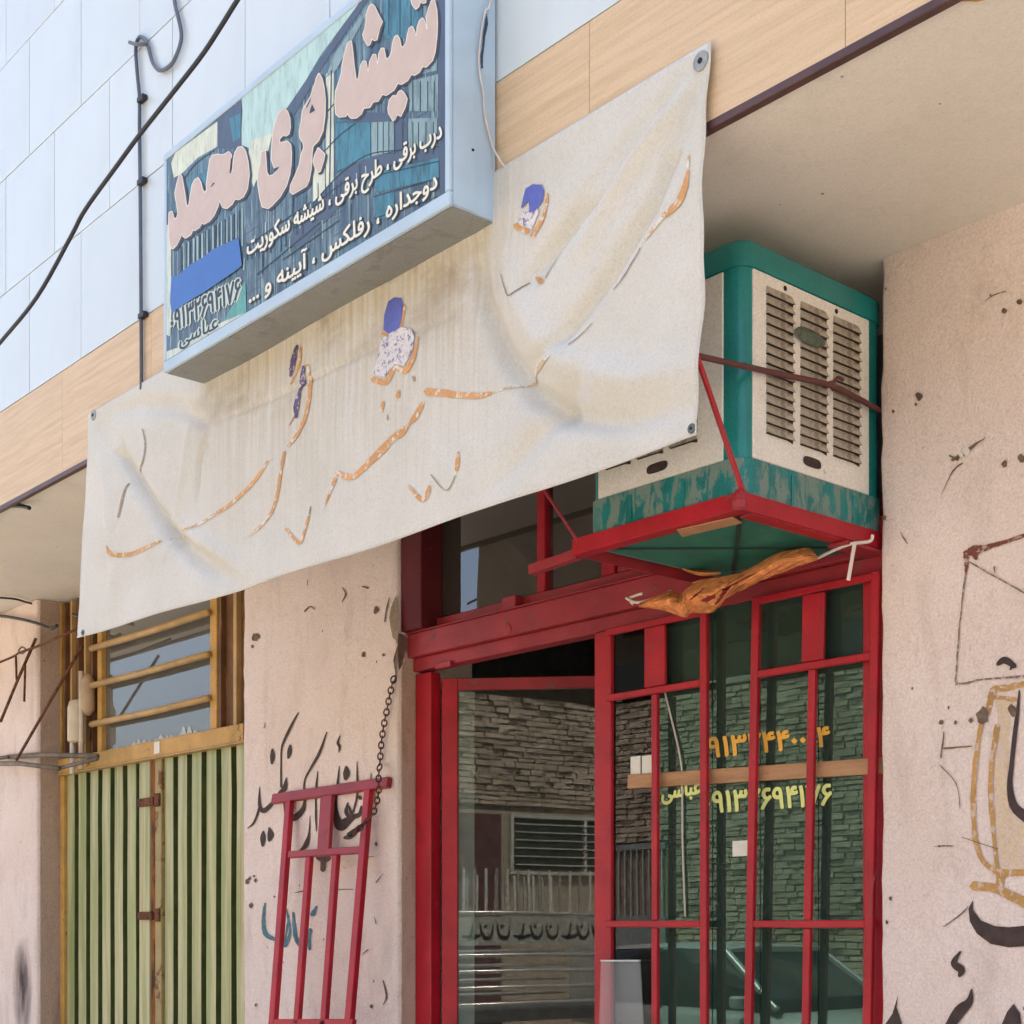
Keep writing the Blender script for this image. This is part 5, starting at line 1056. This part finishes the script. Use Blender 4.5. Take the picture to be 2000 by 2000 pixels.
MB().box((-34, YO - .42, 4.66), (30, YO + .03, 4.74)).build('coping', simple('grey_coping', L(.36, .33, .29), .9, .15), ow, bevel=.01)
# shaded upper storey with a deep roof overhang
oh = thing('far_house', (0, -11.2, 4.7), 'dark upper storey with deep eaves above the stone wall across the street', 'building')
MB().box((-19, -11.6, 4.2), (24, -11.2, 6.0)).build('upper_wall', simple('brown_upper_wall', L(.20, .16, .12), .9, .3), oh)
MB().box((-19.4, -14, 6.0), (24.4, -10.0, 6.22)).build('roof', simple('grey_roof', L(.30, .28, .25), .9, .2), oh, bevel=.02)
for i in range(9): MB().box((-16 + i * 4.4, -11.199, 4.9), (-14.6 + i * 4.4, -11.17, 5.75)).build('window', CARG0, oh)
# barred house window in that wall
hw = thing('barred_window', (3.3, YO, 2.2), 'barred window in the rendered wall across the street', 'window')
MB().box((2.3, YO - .005, 2.30), (4.7, YO + .005, 3.02)).build('pane', simple('dark_window', L(.03, .045, .035), .1, .1, 4, 0, 0), hw)
for z0 in (2.26, 3.02): MB().box((2.24, YO - .004, z0), (4.76, YO + .05, z0 + .045)).build('frame_rail', simple('pale_frame', L(.45, .45, .40), .6), hw)
for x0 in (2.24, 3.47, 4.71): MB().box((x0, YO - .004, 2.306), (x0 + .05, YO + .05, 3.019)).build('frame_stile', simple('pale_frame', L(.45, .45, .40), .6), hw)
for i in range(6): MB().box((2.30, YO + .052, 2.38 + i * .11), (4.70, YO + .066, 2.394 + i * .11)).build('bar', simple('pale_bar', L(.5, .5, .46), .5), hw)
hd = thing('maroon_door', (1.65, YO, .13), 'dark maroon metal house door across the street', 'door')
MB().box((1.15, YO - .008, .13), (2.1, YO + .02, 3.05)).build('leaf', simple('maroon_paint', L(.09, .03, .03), .5, .2), hd, bevel=.004)
for z0 in (.4, 1.3, 2.2): MB().box((1.27, YO + .0205, z0), (1.98, YO + .034, z0 + .7)).build('raised_panel', simple('maroon_paint', L(.09, .03, .03), .5, .2), hd, bevel=.01)
MB().box((1.98, YO + .0205, 1.12), (2.04, YO + .06, 1.24)).build('handle', STEEL, hd, bevel=.004)
# street gate with vertical bars
sg = thing('street_gate', (-14.8, YO, 0), 'grey barred metal gate across the street', 'gate')
MB().box((-16.1, YO - .03, .13), (-13.5, YO, 1.7)).build('lower_panel', simple('grey_blue_gate', L(.20, .24, .25), .5), sg, bevel=.004)
for i in range(22): MB().box((-16.05 + i * .118, YO - .025, 1.701), (-16.03 + i * .118, YO - .005, 2.6)).build('bar', simple('pale_grey_bar', L(.42, .44, .44), .5), sg)
MB().box((-16.1, YO - .03, 2.601), (-13.5, YO, 2.68)).build('top_rail', simple('grey_blue_gate', L(.20, .24, .25), .5), sg, bevel=.004)
# parked car: lofted body, glasshouse, wheels, lamps
CARP = simple('silver_car_paint', L(.46, .47, .47), .28, .04, 3, .3, 0); CARG = simple('car_glass', L(.018, .022, .024), .06, .1, 4, 0, 0); TYRE = simple('black_tyre', L(.02, .02, .02), .8, .2); RIM = simple('steel_rim', L(.45, .45, .46), .35, .1, 9, .7)
def loft(name, secs, mat, par, smooth=True):
    b = MB(); n = len(secs[0]); 
    for s_ in secs: b.v += s_
    for i in range(len(secs) - 1):
        for k in range(n): b.f.append([i * n + k, i * n + (k + 1) % n, (i + 1) * n + (k + 1) % n, (i + 1) * n + k]); b.m.append(0)
    b.f.append(list(range(n))[::-1]); b.m.append(0); b.f.append([(len(secs) - 1) * n + k for k in range(n)]); b.m.append(0)
    o = b.build(name, mat, par); return smooth_by_angle(o, 50) if smooth else o
def sec(x, hw, z0, z1, o, tum=.0, r=.09):
    return [(o[0] + x, o[1] + y, o[2] + z) for y, z in ((-hw + .05, z0), (hw - .05, z0), (hw, z0 + .12), (hw, (z0 + z1) / 2), (hw - tum * .5, z1 - r), (hw - tum - r, z1), (-hw + tum + r, z1), (-hw + tum * .5, z1 - r), (-hw, (z0 + z1) / 2), (-hw, z0 + .12))]
def wheel(par, x, y, r, o):
    s_ = 1 if y > 0 else -1; w_ = MB().lathe((o[0] + x, o[1] + y - s_ * .2, o[2] + r), (0, s_, 0), [(0, r * .75), (.01, r * .97), (.04, r), (.16, r), (.19, r * .97), (.2, r * .7)], 28).build('wheel', TYRE, par); smooth_by_angle(w_)
    MB().lathe((o[0] + x, o[1] + y - s_ * .01, o[2] + r), (0, s_, 0), [(0, r * .66), (.012, r * .66), (.006, r * .5), (.018, r * .2), (.02, r * .05)], 20).build('rim', RIM, w_)
def sedan(o, label):
    c = thing('parked_car', o, label, 'car')
    loft('body', [sec(x, hw, z0, z1, o, .04) for x, hw, z0, z1 in ((-2.12, .70, .38, .72), (-2.05, .76, .26, .84), (-1.7, .80, .22, .90), (-1.0, .81, .20, .93), (0, .815, .20, .93), (.9, .81, .20, .90), (1.6, .79, .22, .84), (2.0, .74, .26, .76), (2.1, .66, .36, .64))], CARP, c)
    gh = loft('glasshouse', [sec(x, hw, z0, z1, o, tm, .03) for x, hw, z0, z1, tm in ((-1.55, .74, .89, .93, .02), (-.95, .76, .90, 1.37, .13), (-.3, .77, .90, 1.40, .14), (.3, .77, .90, 1.38, .14), (.98, .75, .88, .92, .02))], CARG, c)
    loft('roof', [[(o[0] + x, o[1] + y, o[2] + z) for y, z in ((-hw, z1 - .012), (hw, z1 - .012), (hw - .03, z1 + .015), (hw * .4, z1 + .03), (-hw * .4, z1 + .03), (-hw + .03, z1 + .015))] for x, hw, z1 in ((-1.02, .60, 1.36), (-.9, .62, 1.385), (-.3, .63, 1.405), (.25, .625, 1.39), (.36, .61, 1.37))], CARP, c)
    for s_ in (-1, 1):
        for a, b2 in (((-1.55, .74, .93), (-.98, .62, 1.37)), ((-.30, .79, .92), (-.30, .635, 1.40)), ((.98, .75, .92), (.33, .62, 1.38))):
            MB().bar((o[0] + a[0], o[1] + s_ * a[1], o[2] + a[2]), (o[0] + b2[0], o[1] + s_ * b2[1], o[2] + b2[2]), .05, .05).build('pillar', CARP, c, bevel=.01)
        for x in (-1.28, 1.30): wheel(c, x, s_ * .80, .29, o)
        MB().box((o[0] + 2.02, o[1] + s_ * .62 - .12, o[2] + .56), (o[0] + 2.095, o[1] + s_ * .62 + .12, o[2] + .68)).build('headlight', simple('lamp_glass', L(.6, .6, .58), .15), c, bevel=.02)
        MB().box((o[0] - 2.13, o[1] + s_ * .58 - .12, o[2] + .58), (o[0] - 2.07, o[1] + s_ * .58 + .12, o[2] + .72)).build('tail_light', simple('red_lamp', L(.35, .02, .02), .2), c, bevel=.02)
        MB().box((o[0] + .62, o[1] + s_ * .86 - .06, o[2] + .92), (o[0] + .74, o[1] + s_ * .86 + .06, o[2] + 1.02)).build('door_mirror', CARP, c, bevel=.02)
    for x, z in ((2.06, .40), (-2.12, .42)): MB().box((o[0] + x - .06, o[1] - .74, o[2] + z - .07), (o[0] + x + .06, o[1] + .74, o[2] + z + .07)).build('bumper', simple('black_bumper', L(.03, .03, .03), .6), c, bevel=.03)
    return c
sedan((-8.3, -5.6, .0), 'silver sedan parked along the street, reflected in the green glass')
def pickup(o):
    c = thing('pickup_truck', o, 'white pickup with steel rail sides parked across the street', 'truck'); WH = simple('white_truck_paint', L(.62, .62, .58), .35, .06, 3, 0, 0); CH = simple('bright_steel_rail', L(.72, .72, .70), .22, .08, 9, .7)
    loft('cab', [sec(x, hw, z0, z1, o, tm, .06) for x, hw, z0, z1, tm in ((.75, .84, .45, 1.72, .10), (1.7, .84, .45, 1.74, .10), (2.25, .83, .45, 1.08, .05), (3.05, .80, .45, 1.0, .05), (3.2, .74, .5, .9, .05))], WH, c)
    for s_ in (-1, 1): MB().box((o[0] + .95, o[1] + s_ * .80 - .03, o[2] + 1.15), (o[0] + 1.75, o[1] + s_ * .80 + .03, o[2] + 1.6)).build('side_window', CARG, c, bevel=.02)
    MB().box((o[0] - 2.4, o[1] - .85, o[2] + .62), (o[0] + .7, o[1] + .85, o[2] + .72)).build('bed_floor', simple('dark_bed', L(.08, .08, .08), .7), c)
    for y in (-.86, .86):
        for z in (.80, .96, 1.12, 1.28): MB().tube([(o[0] - 2.4, o[1] + y, o[2] + z), (o[0] + .7, o[1] + y, o[2] + z)], .022, 8).build('side_rail', CH, c, smooth=True)
        MB().box((o[0] - 2.4, o[1] + y - .01, o[2] + 1.38), (o[0] + .7, o[1] + y + .01, o[2] + 1.66)).build('name_board', simple('pale_board', L(.40, .41, .37), .5), c)
        MB().tube([(o[0] - 2.4, o[1] + y, o[2] + 1.70), (o[0] + .7, o[1] + y, o[2] + 1.70)], .02, 8).build('top_rail', CH, c, smooth=True)
        for i in range(24): MB().box((o[0] - 2.36 + i * .13, o[1] + y - .008, o[2] + 1.72), (o[0] - 2.335 + i * .13, o[1] + y + .008, o[2] + 2.14)).build('stake', CH if i % 2 else WH, c)
        for x in (-1.5, 2.35): wheel(c, x, math.copysign(.78, y), .34, o)
    MB().box((o[0] + 3.14, o[1] - .8, o[2] + .42), (o[0] + 3.26, o[1] + .8, o[2] + .6)).build('bumper', CH, c, bevel=.02)
    for y in (-.62, .62): MB().box((o[0] + 3.12, o[1] + y - .12, o[2] + .68), (o[0] + 3.21, o[1] + y + .12, o[2] + .82)).build('headlight', simple('lamp_glass', L(.6, .6, .58), .15), c, bevel=.02)
    rg = random.Random(4); bs = []
    for k in range(9):
        x = .06 + k * .2; bs += [[(x, .2, .015), (x + .03, .10, .035), (x + .09, .07, .04), (x + .14, .11, .025), (x + .15, .2, .012)], [(x + .05, .18, .03), (x + .07, .19, .03)]] if k % 3 else [[(x, .09, .02), (x + .10, .08, .04), (x + .2, .1, .03)], [(x + .12, .22, .012), (x + .1, .12, .03), (x + .06, .05, .02)]]
    for l in bs: sheet1('lettering_stroke', [stroke([(p[0] * 100, p[1] * 100, p[2] * 100) for p in l], 5)], lambda a, q: (o[0] - 1.9 + a / 100, o[1] + .8725, o[2] + 1.38 + q / 100), BLACK, c)
    return c
pickup((.62, -6.9, 0.0))
